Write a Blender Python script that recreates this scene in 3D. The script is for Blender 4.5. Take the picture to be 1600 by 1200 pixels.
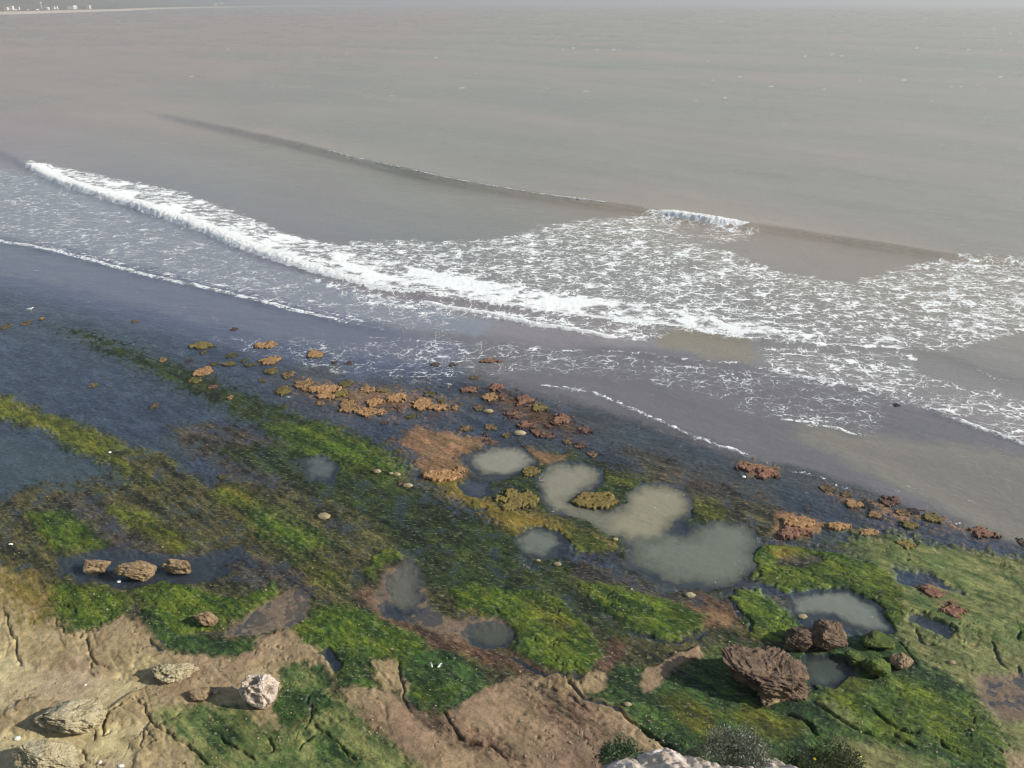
import bpy, bmesh, math, random
import numpy as np
from mathutils import Vector

for o in list(bpy.data.objects):
    bpy.data.objects.remove(o, do_unlink=True)
sc = bpy.context.scene
C = sc.collection
rng = np.random.default_rng(7)
random.seed(7)

# ------------------------------------------------------------------ camera
H = 40.0                      # eye height above the water
F = 1203.0                    # focal length in photograph pixels (1600 wide)
HOR = 5.5                     # horizon row
P = math.atan((600 - HOR) / F)
cam = bpy.data.cameras.new('camera')
cam.sensor_width = 36
cam.lens = F / 1600 * 36
cam.clip_start = 0.1
cam.clip_end = 200000
cam_o = bpy.data.objects.new('camera', cam)
cam_o.location = (0, 0, H)
cam_o.rotation_euler = (math.pi / 2 - P, 0, 0)
C.objects.link(cam_o)
sc.camera = cam_o

# ------------------------------------------------------------------ sky, sun, exposure
SUN_EL, SUN_AZ = math.radians(31), math.radians(103)      # azimuth clockwise from +Y
sun_vec = Vector((math.sin(SUN_AZ) * math.cos(SUN_EL), math.cos(SUN_AZ) * math.cos(SUN_EL), math.sin(SUN_EL)))
world = bpy.data.worlds.new('World')
sc.world = world
world.use_nodes = True
wn = world.node_tree.nodes
wl = world.node_tree.links
wn.clear()
sky = wn.new('ShaderNodeTexSky')
sky.sky_type = 'NISHITA'
sky.sun_disc = False
sky.sun_elevation = SUN_EL
sky.sun_rotation = SUN_AZ
sky.air_density = 1.5
sky.dust_density = 0.7
sky.ozone_density = 3.0
bg = wn.new('ShaderNodeBackground')
bg.inputs['Strength'].default_value = 0.072
wo = wn.new('ShaderNodeOutputWorld')
wl.new(sky.outputs[0], bg.inputs[0])
wl.new(bg.outputs[0], wo.inputs[0])
sun = bpy.data.lights.new('sun', 'SUN')
sun.energy = 5.0
sun.angle = math.radians(0.6)
sun.color = (1.0, 0.93, 0.82)
sun_o = bpy.data.objects.new('sun', sun)
sun_o.rotation_euler = (-sun_vec).to_track_quat('-Z', 'Y').to_euler()
sun_o.location = (60, -10, 80)
C.objects.link(sun_o)
sc.view_settings.view_transform = 'Standard'
sc.view_settings.look = 'None'
sc.view_settings.gamma = 1
sc.view_settings.exposure = 0.44
sc.view_settings.use_curve_mapping = False
sc.cycles.use_denoising = True
sc.cycles.filter_width = 1.2
sc.cycles.max_bounces = 4
sc.cycles.diffuse_bounces = 2
sc.cycles.glossy_bounces = 2
sc.cycles.transparent_max_bounces = 6
sc.cycles.volume_bounces = 0
sc.cycles.adaptive_threshold = 0.025

# ------------------------------------------------------------------ helpers: projection, noise, painting
CP, SP = math.cos(P), math.sin(P)


def unp(px, py, z=0.0):
    """ground point (at height z) that a pixel of the photograph shows"""
    px = np.asarray(px, float); py = np.asarray(py, float)
    cx = (px - 800) / F; cy = (600 - py) / F
    dy = CP + cy * SP; dz = -SP + cy * CP
    t = (z - H) / np.minimum(dz, -1e-6)
    return cx * t, dy * t


def depth_of(X, Y, z=0.0):
    return Y * CP + (H - z) * SP


def lin(c):
    c = np.asarray(c, float) / 255.0
    return np.where(c <= 0.04045, c / 12.92, ((c + 0.055) / 1.055) ** 2.4)


_perm = np.random.default_rng(11).permutation(4096).astype(np.int64)


def _h(ix, iy, s):
    return _perm[(_perm[(ix + s * 131) & 4095] + iy) & 4095]


_g = np.linspace(0, 2 * math.pi, 64, endpoint=False)
_gx, _gy = np.cos(_g), np.sin(_g)


def perlin(x, y, s=0):
    x = np.asarray(x, float); y = np.asarray(y, float)
    xi = np.floor(x); yi = np.floor(y)
    fx = x - xi; fy = y - yi
    xi = xi.astype(np.int64); yi = yi.astype(np.int64)
    u = fx * fx * fx * (fx * (fx * 6 - 15) + 10); v = fy * fy * fy * (fy * (fy * 6 - 15) + 10)

    def gr(ix, iy, dx, dy):
        k = _h(ix, iy, s) & 63
        return _gx[k] * dx + _gy[k] * dy
    a = gr(xi, yi, fx, fy); b = gr(xi + 1, yi, fx - 1, fy)
    c = gr(xi, yi + 1, fx, fy - 1); d = gr(xi + 1, yi + 1, fx - 1, fy - 1)
    return 1.5 * ((a + (b - a) * u) * (1 - v) + (c + (d - c) * u) * v)


def fbm(x, y, o=4, s=0, g=0.5):
    r = 0; a = 1; t = 0
    for i in range(o):
        r = r + a * perlin(x, y, s + i); t += a; a *= g
        x = x * 2.03 + 17.1; y = y * 2.03 - 9.7
    return r / t


def perlin3(p, s=0):
    pi = np.floor(p).astype(np.int64); f = p - pi
    w = f * f * f * (f * (f * 6 - 15) + 10)
    r = 0
    for dx in (0, 1):
        for dy in (0, 1):
            for dz in (0, 1):
                k = _perm[(_h(pi[:, 0] + dx, pi[:, 1] + dy, s) + pi[:, 2] + dz) & 4095]
                k2 = _perm[(k + 77) & 4095]
                a = k / 4096 * 2 * math.pi; z = k2 / 2048 - 1; q = np.sqrt(1 - z * z)
                g = (q * np.cos(a)) * (f[:, 0] - dx) + (q * np.sin(a)) * (f[:, 1] - dy) + z * (f[:, 2] - dz)
                r = r + g * (w[:, 0] if dx else 1 - w[:, 0]) * (w[:, 1] if dy else 1 - w[:, 1]) * (w[:, 2] if dz else 1 - w[:, 2])
    return 1.5 * r


def fbm3(p, o=4, s=0, g=0.5):
    r = 0; a = 1; t = 0
    for i in range(o):
        r = r + a * perlin3(p, s + i); t += a; a *= g
        p = p * 2.03 + 13.7
    return r / t


def sstep(a, b, x):
    t = np.clip((x - a) / (b - a), 0, 1)
    return t * t * (3 - 2 * t)


def seg_dist(x, y, pts, closed):
    """distance to a polyline, inside flag, signed side of the nearest segment and position along the line"""
    n = len(pts); best = np.full(x.shape, 1e18); ins = np.zeros(x.shape, bool)
    side = np.zeros(x.shape); along = np.zeros(x.shape); L = 0.0
    for i in range(n if closed else n - 1):
        ax, ay = pts[i]; bx, by = pts[(i + 1) % n]
        ex, ey = bx - ax, by - ay
        l2 = ex * ex + ey * ey + 1e-12; l = math.sqrt(l2)
        wx, wy = x - ax, y - ay
        t = np.clip((wx * ex + wy * ey) / l2, 0, 1)
        d = (wx - ex * t) ** 2 + (wy - ey * t) ** 2
        m = d < best
        best = np.where(m, d, best)
        if closed:
            c1 = (ay > y) != (by > y)
            xi = ax + (y - ay) * ex / (ey if abs(ey) > 1e-12 else 1e-12)
            ins ^= c1 & (x < xi)
        else:
            side = np.where(m, ex * wy - ey * wx, side)
            along = np.where(m, L + t * l, along)
        L += l
    return np.sqrt(best), ins, side, along, L


class Field:
    """a set of ground points on which regions traced on the photograph's ground plane are laid"""
    def __init__(s, X, Y):
        s.X, s.Y = X, Y
        s.px = depth_of(X, Y) / F                       # metres per photograph pixel there
        k = np.clip(s.px / 0.05, 0.6, 6)
        s.Xw = X + k * (0.55 * fbm(X * .45, Y * .45, 3, 1) + 0.16 * perlin(X * 2.1, Y * 2.1, 9))
        s.Yw = Y + k * (0.75 * fbm(X * .45, Y * .45, 3, 5) + 0.20 * perlin(X * 2.1, Y * 2.1, 13))

    def _sub(s, pts, m):
        a = np.array(pts); lo = a.min(0) - m; hi = a.max(0) + m
        return np.nonzero((s.X > lo[0]) & (s.X < hi[0]) & (s.Y > lo[1]) & (s.Y < hi[1]))[0]

    def poly(s, px, soft=6, warp=True):
        pts = list(zip(*unp(*np.array(px, float).T)))
        mid = np.mean([p[1] for p in pts])
        m = (soft * 2 + 30) * max(depth_of(0, max(p[1] for p in pts)) / F, .03) + 1.5
        i = s._sub(pts, m)
        if len(i) == 0:
            return i, np.zeros(0)
        x = s.Xw[i] if warp else s.X[i]; y = s.Yw[i] if warp else s.Y[i]
        d, ins, *_ = seg_dist(x, y, pts, True)
        d = np.where(ins, d, -d) / s.px[i]
        return i, sstep(-soft, soft, d)

    def line(s, px, width=4, warp=0.5, margin=None, front=None):
        """gaussian falloff about a polyline; also signed px distance"""
        P_ = smooth(px)
        pts = list(zip(*unp(*np.array(P_, float).T)))
        m = (margin or width * 4) * depth_of(0, max(p[1] for p in pts)) / F + 1
        i = s._sub(pts, m)
        if len(i) == 0:
            return i, np.zeros(0), np.zeros(0), np.zeros(0)
        x = s.X[i] + warp * (s.Xw[i] - s.X[i]); y = s.Y[i] + warp * (s.Yw[i] - s.Y[i])
        d, _, side, al, L = seg_dist(x, y, pts, False)
        w = np.exp(-(d / s.px[i] / width) ** 2)
        return i, w, np.sign(side) * d, al / L


def smooth(px, n=5):
    """Catmull-Rom through traced points"""
    a = np.array(px, float)
    if len(a) < 3:
        return a
    e = np.vstack([2 * a[0] - a[1], a, 2 * a[-1] - a[-2]])
    out = []
    for k in range(len(a) - 1):
        p0, p1, p2, p3 = e[k:k + 4]
        for t in np.linspace(0, 1, n, endpoint=False):
            out.append(.5 * ((2 * p1) + (-p0 + p2) * t + (2 * p0 - 5 * p1 + 4 * p2 - p3) * t * t + (-p0 + 3 * p1 - 3 * p2 + p3) * t ** 3))
    out.append(a[-1])
    return np.array(out)


def tag(o, label=None, cat=None, group=None, kind=None):
    if label: o['label'] = label
    if cat: o['category'] = cat
    if group: o['group'] = group
    if kind: o['kind'] = kind
    return o


def mesh_np(name, co, faces, mat, cols=None, floats=None, smooth_shade=True, parent=None):
    """one mesh object from numpy arrays; faces is (n,3) or (n,4)"""
    me = bpy.data.meshes.new(name)
    co = np.ascontiguousarray(co, np.float32); faces = np.ascontiguousarray(faces, np.int32)
    n, k = faces.shape
    me.vertices.add(len(co)); me.vertices.foreach_set('co', co.ravel())
    me.loops.add(n * k); me.loops.foreach_set('vertex_index', faces.ravel())
    me.polygons.add(n)
    me.polygons.foreach_set('loop_start', np.arange(0, n * k, k, dtype=np.int32))
    me.polygons.foreach_set('use_smooth', np.full(n, smooth_shade))
    for key, v in (cols or {}).items():
        a = me.attributes.new(key, 'FLOAT_COLOR', 'POINT')
        a.data.foreach_set('color', np.hstack([v, np.ones((len(v), 1))]).astype(np.float32).ravel())
    for key, v in (floats or {}).items():
        a = me.attributes.new(key, 'FLOAT', 'POINT')
        a.data.foreach_set('value', v.astype(np.float32))
    me.update(calc_edges=True)
    me.materials.append(mat)
    o = bpy.data.objects.new(name, me)
    C.objects.link(o)
    if parent: o.parent = parent
    return o


def grid_faces(nr, nc):
    i = np.arange(nr * nc).reshape(nr, nc)
    return np.stack([i[:-1, :-1].ravel(), i[:-1, 1:].ravel(), i[1:, 1:].ravel(), i[1:, :-1].ravel()], 1)


def compact(co, faces, *attrs):
    used = np.zeros(len(co), bool); used[faces.ravel()] = True
    new = np.cumsum(used) - 1
    return (co[used], new[faces]) + tuple(a[used] for a in attrs)


class NT:
    """short-hand for building node materials"""
    def __init__(s, name):
        s.m = bpy.data.materials.new(name); s.m.use_nodes = True
        s.t = s.m.node_tree; s.t.nodes.clear()
        s.out = s.t.nodes.new('ShaderNodeOutputMaterial')

    def n(s, kind, ins=None, **props):
        nd = s.t.nodes.new('ShaderNode' + kind)
        for k, v in props.items(): setattr(nd, k, v)
        for k, v in (ins or {}).items():
            if isinstance(v, bpy.types.NodeSocket): s.t.links.new(v, nd.inputs[k])
            else: nd.inputs[k].default_value = v
        return nd

    def math(s, op, a, b=0.0, c=0.0, clamp=False):
        nd = s.n('Math', {0: a, 1: b, 2: c}, operation=op); nd.use_clamp = clamp
        return nd.outputs[0]

    def mix(s, f, a, b, blend='MIX'):
        nd = s.n('Mix', data_type='RGBA', blend_type=blend)
        for k, v in ((0, f), (6, a), (7, b)):
            if isinstance(v, bpy.types.NodeSocket): s.t.links.new(v, nd.inputs[k])
            else: nd.inputs[k].default_value = v if k == 0 else (*v, 1) if len(v) == 3 else v
        return nd.outputs[2]

    def rng(s, v, a, b, c=0.0, d=1.0, interp='SMOOTHSTEP'):
        return s.n('MapRange', {'Value': v, 'From Min': a, 'From Max': b, 'To Min': c, 'To Max': d}, interpolation_type=interp).outputs[0]

    def noise(s, vec, scale, detail=3.0, rough=0.5, dist=0.0):
        return s.n('TexNoise', {'Vector': vec, 'Scale': scale, 'Detail': detail, 'Roughness': rough, 'Distortion': dist})

    def vmap(s, vec, rot=0.0, scale=(1, 1, 1)):
        return s.n('Mapping', {'Vector': vec, 'Rotation': (0, 0, rot), 'Scale': scale}).outputs[0]

    def pos(s): return s.n('NewGeometry').outputs['Position']
    def attr(s, name, i='Fac'): return s.n('Attribute', attribute_name=name).outputs[i]
    def end(s, sock, vol=False):
        s.t.links.new(sock, s.out.inputs['Volume' if vol else 'Surface']); return s.m

# ------------------------------------------------------------------ the shore: one height field of rock, sand, weed beds and pool basins
# class: colour a, colour b (mixed by noise), height above tide level, weed strand strength, relief
CLS = {
    'deep':   ((82, 80, 88), (64, 66, 78), -0.75, .2, .10),
    'bed':    ((86, 97, 114), (38, 48, 66), -0.14, 1.0, .10),      # submerged weed, tinted blue in place of reflected sky
    'weed':   ((92, 88, 54), (34, 38, 28), 0.02, 1.0, .07),    # mixed olive weed, half awash
    'weedb':  ((94, 86, 72), (38, 36, 36), 0.01, 1.0, .07),      # brown black weed
    'dark':   ((60, 74, 34), (24, 36, 24), 0.015, 1.0, .06),       # dark green weed
    'olive':  ((104, 108, 36), (54, 62, 26), 0.10, 1.0, .06),
    'green':  ((90, 106, 32), (42, 66, 24), 0.15, 1.0, .07),
    'deepg':  ((66, 92, 42), (28, 50, 30), 0.10, 1.0, .08),
    'pale':   ((120, 124, 74), (70, 90, 48), 0.18, .6, .08),
    'palesand': ((128, 128, 82), (86, 94, 54), 0.12, .55, .06),
    'yellow': ((126, 106, 46), (104, 98, 38), 0.14, .7, .06),
    'sand':   ((184, 167, 132), (172, 155, 121), 0.10, .0, .015),
    'rock':   ((168, 149, 115), (146, 127, 95), 0.24, .10, .06),
    'rockr':  ((154, 132, 104), (136, 116, 90), 0.20, .10, .05),
    'wetsand': ((126, 110, 92), (108, 94, 80), 0.00, .2, .03),
    'orange': ((146, 114, 84), (112, 88, 64), 0.07, .7, .06),
    'red':    ((106, 82, 62), (60, 46, 40), 0.03, 1.0, .06),
    'poolc':  ((96, 98, 84), (70, 74, 64), -0.55, .1, .04),
    'pooldk': ((66, 72, 66), (48, 56, 56), -0.30, .4, .05),
}
# (class, softness in photograph pixels, outline)
LAYERS = [
    ('bed', 30, [(-600, 330), (0, 395), (200, 440), (420, 500), (640, 560), (800, 590), (1000, 660), (1200, 720), (1420, 790), (1600, 850), (2200, 1000), (2200, 1500), (-600, 1500)]),
    ('dark', 26, [(60, 500), (150, 515), (260, 555), (330, 580), (430, 625), (520, 660), (600, 690), (640, 720), (540, 740), (420, 690), (330, 640), (220, 585), (120, 540)]),
    ('weed', 40, [(-500, 770), (0, 770), (60, 750), (200, 740), (330, 745), (430, 720), (560, 690), (660, 740), (800, 850), (980, 900), (1150, 940), (1300, 1000), (1300, 1500), (-500, 1500)]),
    ('weedb', 16, [(250, 660), (360, 660), (470, 700), (480, 760), (430, 770), (330, 730), (270, 700)]),
    ('weedb', 14, [(960, 690), (1060, 720), (1150, 770), (1210, 800), (1200, 820), (1090, 780), (1000, 740)]),
    ('weedb', 14, [(80, 770), (170, 780), (240, 850), (330, 860), (300, 880), (190, 865), (120, 850)]),
    ('dark', 18, [(330, 700), (460, 690), (600, 740), (700, 790), (830, 830), (880, 870), (1000, 910), (960, 960), (880, 920), (760, 900), (660, 880), (560, 800), (450, 760)]),
    ('green', 22, [(430, 670), (500, 660), (580, 700), (640, 730), (600, 745), (500, 715)]),
    ('dark', 14, [(640, 850), (740, 870), (860, 900), (930, 950), (1000, 985), (960, 1000), (860, 950), (740, 925), (660, 920)]),
    ('orange', 46, [(440, 588), (520, 596), (640, 606), (724, 628), (706, 648), (560, 648), (480, 622)]),
    ('red', 46, [(730, 600), (800, 604), (860, 630), (935, 668), (905, 694), (820, 676), (760, 640)]),
    ('orange', 40, [(1280, 756), (1340, 770), (1450, 800), (1560, 830), (1540, 842), (1400, 815), (1310, 790)]),
    ('weedb', 50, [(980, 700), (1150, 740), (1280, 800), (1230, 830), (1100, 790), (1000, 750)]),
    # far left strip
    ('olive', 12, [(-400, 560), (-100, 590), (0, 612), (40, 628), (100, 652), (150, 668), (200, 694), (250, 708), (285, 722), (270, 738), (300, 765), (240, 765), (180, 738), (140, 716), (100, 702), (65, 672), (0, 660), (-100, 640), (-400, 600)]),
    ('weed', 12, [(170, 700), (230, 705), (300, 740), (330, 770), (260, 770), (210, 735)]),
    ('green', 8, [(42, 803), (80, 795), (130, 815), (172, 848), (160, 856), (100, 862), (82, 856), (62, 832)]),
    ('olive', 7, [(163, 795), (190, 784), (230, 805), (280, 835), (306, 857), (275, 864), (240, 842), (200, 825)]),
    ('olive', 12, [(328, 770), (360, 760), (410, 780), (405, 792), (350, 790)]),
    ('green', 18, [(380, 790), (430, 800), (490, 828), (512, 850), (470, 870), (430, 850), (400, 830)]),
    ('olive', 12, [(460, 880), (500, 880), (540, 905), (530, 920), (490, 905)]),
    ('green', 4, [(570, 890), (588, 868), (612, 853), (625, 862), (622, 874), (592, 890), (577, 906)]),
    ('pooldk', 12, [(95, 875), (150, 862), (300, 872), (370, 855), (380, 880), (330, 905), (240, 915), (120, 905)]),
    ('weedb', 12, [(330, 880), (400, 870), (470, 890), (480, 925), (430, 925), (380, 910)]),
    ('weedb', 40, [(690, 690), (860, 690), (960, 715), (1120, 752), (1215, 805), (1200, 870), (1170, 940), (1020, 935), (900, 850), (780, 790), (700, 770)]),
    ('dark', 34, [(720, 700), (900, 700), (1000, 740), (1100, 790), (1180, 830), (1190, 900), (1120, 935), (1040, 930), (960, 860), (860, 810), (760, 790)]),
    ('weed', 44, [(1160, 790), (1260, 830), (1420, 850), (1400, 880), (1250, 860), (1180, 850)]),
    # orange flat and olive band by the upper pools
    ('orange', 16, [(610, 690), (650, 664), (720, 676), (775, 690), (740, 704), (708, 722), (732, 738), (700, 758), (665, 748), (650, 715)]),
    ('orange', 5, [(656, 728), (690, 716), (722, 726), (728, 738), (700, 756), (664, 748)]),
    ('orange', 7, [(828, 700), (850, 702), (888, 716), (860, 726), (838, 720)]),
    ('yellow', 12, [(668, 745), (720, 752), (740, 770), (780, 790), (850, 805), (900, 828), (958, 852), (935, 860), (905, 864), (885, 846), (845, 825), (800, 832), (750, 800), (695, 775)]),
    ('olive', 6, [(880, 822), (920, 835), (956, 853), (930, 862), (905, 864), (886, 842)]),
    ('olive', 12, [(1085, 785), (1115, 780), (1140, 800), (1120, 812), (1090, 805)]),
    ('olive', 12, [(945, 740), (990, 748), (985, 758), (950, 752)]),
    # right ledges
    ('orange', 9, [(1150, 720), (1180, 718), (1222, 732), (1210, 748), (1170, 744)]),
    ('orange', 5, [(1216, 803), (1240, 802), (1272, 812), (1300, 820), (1368, 830), (1340, 835), (1290, 828), (1262, 840), (1215, 845), (1205, 835)]),
    ('palesand', 26, [(1380, 850), (1460, 850), (1600, 870), (2200, 950), (2200, 1500), (1400, 1300), (1420, 1120), (1360, 1000), (1380, 930)]),
    ('pale', 26, [(1330, 830), (1420, 840), (1500, 880), (1600, 915), (1600, 1010), (1480, 1000), (1400, 960), (1340, 880)]),
    ('bed', 12, [(1395, 885), (1440, 895), (1500, 925), (1440, 925), (1400, 905)]),
    ('green', 4, [(1172, 878), (1185, 855), (1205, 850), (1260, 858), (1320, 866), (1360, 880), (1400, 910), (1412, 950), (1400, 980), (1380, 985), (1372, 955), (1345, 932), (1320, 922), (1270, 918), (1228, 926), (1200, 918), (1176, 906), (1180, 890)]),
    ('weedb', 8, [(1210, 868), (1275, 868), (1285, 880), (1250, 886), (1212, 882)]),
    ('yellow', 8, [(1205, 858), (1250, 862), (1230, 872), (1206, 872)]),
    ('green', 6, [(1142, 936), (1160, 925), (1190, 925), (1215, 945), (1240, 962), (1255, 985), (1215, 1000), (1180, 998), (1163, 975), (1150, 955)]),
    ('weedb', 8, [(1200, 925), (1240, 930), (1240, 955), (1215, 945)]),
    ('orange', 7, [(1430, 915), (1455, 912), (1478, 928), (1450, 930)]),
    ('orange', 7, [(1465, 945), (1490, 940), (1505, 955), (1490, 962)]),
    ('wetsand', 12, [(1525, 1060), (1600, 1055), (1700, 1080), (1700, 1200), (1600, 1130), (1560, 1125), (1530, 1090)]),
    ('green', 5, [(1585, 975), (1620, 970), (1640, 1000), (1590, 1003)]),
    ('pooldk', 8, [(1418, 960), (1440, 960), (1484, 982), (1478, 998), (1450, 985), (1425, 972)]),
    # lower right green
    ('deepg', 14, [(1280, 1010), (1330, 985), (1400, 985), (1430, 1020), (1480, 1060), (1520, 1080), (1560, 1130), (1580, 1200), (1700, 1400), (1000, 1400), (1030, 1165), (960, 1105), (915, 1085), (950, 1078), (960, 1045), (1000, 1038), (1060, 1060), (1140, 1000), (1200, 1020)]),
    ('green', 14, [(1380, 1060), (1450, 1075), (1530, 1110), (1570, 1160), (1560, 1200), (1480, 1180), (1410, 1120)]),
    ('green', 9, [(1275, 1090), (1330, 1075), (1360, 1090), (1420, 1130), (1440, 1160), (1380, 1160), (1300, 1120)]),
    ('olive', 9, [(1020, 1090), (1070, 1085), (1120, 1120), (1115, 1160), (1060, 1130)]),
    ('olive', 10, [(1125, 1110), (1200, 1108), (1260, 1130), (1240, 1160), (1180, 1150)]),
    ('olive', 10, [(1290, 1060), (1335, 1050), (1360, 1075), (1300, 1080)]),
    ('pale', 10, [(1270, 1100), (1290, 1095), (1350, 1130), (1330, 1140)]),
    ('palesand', 14, [(1310, 1160), (1380, 1165), (1480, 1200), (1320, 1220)]),
    ('rockr', 12, [(1575, 1180), (1700, 1150), (1700, 1300), (1580, 1260)]),
    # middle green slabs
    ('green', 5, [(698, 922), (740, 908), (780, 922), (830, 925), (872, 938), (905, 970), (932, 1000), (936, 1030), (926, 1050), (890, 1054), (855, 1052), (832, 1042), (803, 1012), (796, 985), (760, 962), (720, 950)]),
    ('green', 6, [(884, 890), (930, 893), (970, 912), (1010, 928), (1060, 942), (1105, 960), (1100, 984), (1060, 998), (1030, 1001), (990, 985), (962, 960), (920, 938)]),
    ('olive', 10, [(820, 935), (870, 945), (900, 975), (880, 1000), (840, 970)]),
    ('red', 12, [(1060, 925), (1110, 930), (1150, 950), (1150, 975), (1105, 985), (1100, 960), (1070, 945)]),
    ('orange', 10, [(1110, 950), (1145, 955), (1140, 980), (1108, 980)]),
    ('weedb', 12, [(890, 905), (960, 915), (1040, 935), (1100, 940), (1060, 925), (960, 890), (900, 870)]),
    ('red', 7, [(905, 1075), (925, 1045), (945, 1018), (960, 998), (985, 1005), (960, 1040), (952, 1072), (930, 1082)]),
    ('rockr', 4, [(996, 1070), (1010, 1045), (1050, 1028), (1095, 1012), (1098, 1026), (1060, 1040), (1042, 1060), (1008, 1084)]),
    ('rockr', 5, [(906, 1062), (930, 1046), (948, 1050), (950, 1076), (930, 1082), (908, 1075)]),
    ('deepg', 6, [(950, 1050), (1000, 1040), (1000, 1068), (985, 1085), (955, 1078)]),
    # bottom: tan rock
    ('rock', 12, [(-600, 880), (0, 890), (45, 905), (75, 928), (90, 960), (150, 985), (190, 965), (215, 970), (235, 1000), (290, 1028), (360, 1028), (400, 1000), (450, 985), (500, 1010), (525, 1050), (520, 1075), (470, 1130), (400, 1140), (330, 1130), (330, 1300), (-600, 1400)]),
    ('yellow', 24, [(-60, 880), (40, 900), (85, 930), (100, 975), (60, 975), (0, 930)]),
    ('rockr', 8, [(530, 1082), (560, 1072), (600, 1078), (640, 1105), (680, 1128), (722, 1090), (760, 1074), (800, 1055), (860, 1056), (905, 1066), (920, 1092), (965, 1112), (1005, 1140), (1035, 1168), (1080, 1260), (700, 1400), (650, 1210), (620, 1168), (580, 1140), (545, 1108)]),
    ('pale', 12, [(330, 1105), (380, 1108), (430, 1140), (475, 1130), (490, 1085), (520, 1080), (542, 1108), (580, 1142), (620, 1168), (655, 1210), (700, 1300), (330, 1300), (300, 1170), (270, 1148), (238, 1120), (245, 1104)]),
    ('deepg', 9, [(478, 1090), (510, 1082), (530, 1105), (490, 1125)]),
    ('deepg', 12, [(325, 1115), (350, 1110), (370, 1150), (350, 1180), (320, 1150)]),
    ('deepg', 10, [(480, 1150), (540, 1165), (580, 1200), (500, 1190)]),
    ('sand', 6, [(-300, 1020), (0, 1030), (32, 1030), (60, 1044), (110, 1048), (146, 1058), (186, 1060), (234, 1074), (188, 1094), (168, 1114), (150, 1116), (125, 1100), (80, 1096), (50, 1094), (25, 1105), (0, 1110), (-300, 1130)]),
    ('sand', 6, [(-200, 1150), (20, 1150), (60, 1155), (150, 1150), (200, 1165), (215, 1185), (210, 1230), (-200, 1260)]),
    ('sand', 5, [(160, 1140), (200, 1130), (228, 1136), (215, 1160), (180, 1158)]),
    ('wetsand', 5, [(345, 992), (380, 965), (428, 936), (455, 918), (476, 924), (488, 945), (482, 966), (455, 982), (400, 990)]),
    # bottom-left greens on tan rock
    ('green', 8, [(84, 916), (150, 916), (200, 924), (202, 950), (182, 968), (140, 984), (110, 984), (86, 960)]),
    ('green', 7, [(208, 920), (260, 906), (300, 922), (380, 936), (430, 905), (440, 925), (400, 955), (365, 970), (330, 985), (272, 992), (240, 985), (224, 960)]),
    ('deepg', 8, [(238, 990), (300, 990), (345, 1000), (402, 1000), (400, 1016), (370, 1029), (310, 1030), (284, 1016), (240, 1002)]),
    ('deepg', 6, [(218, 960), (240, 975), (285, 990), (262, 1000), (232, 985)]),
    ('green', 6, [(455, 985), (488, 956), (520, 944), (560, 953), (600, 968), (645, 990), (675, 1010), (665, 1022), (640, 1042), (625, 1052), (602, 1073), (562, 1076), (532, 1070), (520, 1050), (500, 1020), (472, 1010)]),
    ('deepg', 10, [(560, 1015), (585, 1015), (590, 1065), (560, 1074), (535, 1066)]),
    ('deepg', 6, [(622, 1052), (650, 1022), (680, 1014), (702, 1024), (722, 1036), (757, 1050), (762, 1066), (745, 1086), (702, 1110), (682, 1120), (652, 1110), (632, 1094)]),
    ('green', 8, [(640, 1075), (690, 1062), (715, 1075), (700, 1098), (665, 1100)]),
    ('rock', 8, [(580, 1035), (620, 1038), (630, 1070), (640, 1100), (605, 1078), (585, 1060)]),
    ('deepg', 5, [(438, 1048), (465, 1038), (502, 1045), (521, 1060), (520, 1075), (500, 1082), (486, 1110), (476, 1130), (450, 1136), (430, 1126), (424, 1110), (436, 1090)]),
    ('pale', 10, [(445, 1048), (480, 1045), (500, 1058), (490, 1075), (450, 1075)]),
    # red weed line and brown pools
    ('red', 9, [(555, 930), (575, 912), (600, 945), (640, 968), (690, 985), (720, 1000), (765, 1012), (805, 1020), (868, 1052), (845, 1058), (800, 1046), (740, 1032), (700, 1020), (640, 986), (590, 966)]),
    ('wetsand', 10, [(580, 940), (590, 915), (610, 890), (640, 878), (656, 900), (668, 930), (664, 948), (720, 972), (760, 963), (792, 975), (802, 1000), (770, 1012), (730, 1008), (690, 990), (640, 968), (608, 962), (588, 955)]),
    ('pooldk', 8, [(598, 945), (640, 946), (655, 955), (630, 964), (600, 960)]),
    ('poolc', 10, [(612, 905), (640, 882), (652, 905), (656, 935), (620, 945)]),
    ('pooldk', 8, [(728, 990), (760, 975), (796, 985), (800, 1002), (770, 1010), (735, 1006)]),
    ('red', 42, [(822, 1066), (870, 1084), (935, 1118), (950, 1152), (900, 1142), (850, 1112)]),
    ('red', 34, [(640, 1112), (700, 1130), (770, 1165), (800, 1190), (740, 1170), (670, 1135)]),
    # turbid pools
    ('poolc', 7, [(725, 716), (760, 700), (802, 700), (834, 714), (824, 736), (790, 748), (748, 744)]),
    ('pooldk', 6, [(716, 762), (735, 748), (765, 756), (768, 772), (735, 776)]),
    ('poolc', 7, [(842, 742), (868, 726), (910, 723), (940, 738), (938, 754), (912, 762), (892, 772), (900, 788), (960, 800), (985, 788), (978, 772), (1020, 756), (1062, 762), (1082, 785), (1076, 804), (1052, 816), (1048, 836), (1070, 844), (1092, 826), (1122, 814), (1162, 820), (1186, 850), (1178, 880), (1158, 912), (1112, 922), (1040, 918), (982, 882), (985, 850), (950, 826), (905, 804), (866, 800), (848, 778)]),
    ('pooldk', 5, [(1038, 820), (1072, 815), (1080, 830), (1065, 845), (1042, 838)]),
    ('poolc', 4, [(802, 842), (830, 826), (872, 829), (889, 846), (886, 864), (850, 872), (820, 864)]),
    ('poolc', 5, [(1232, 930), (1290, 919), (1342, 928), (1378, 954), (1396, 984), (1365, 988), (1300, 968), (1240, 962)]),
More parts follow.
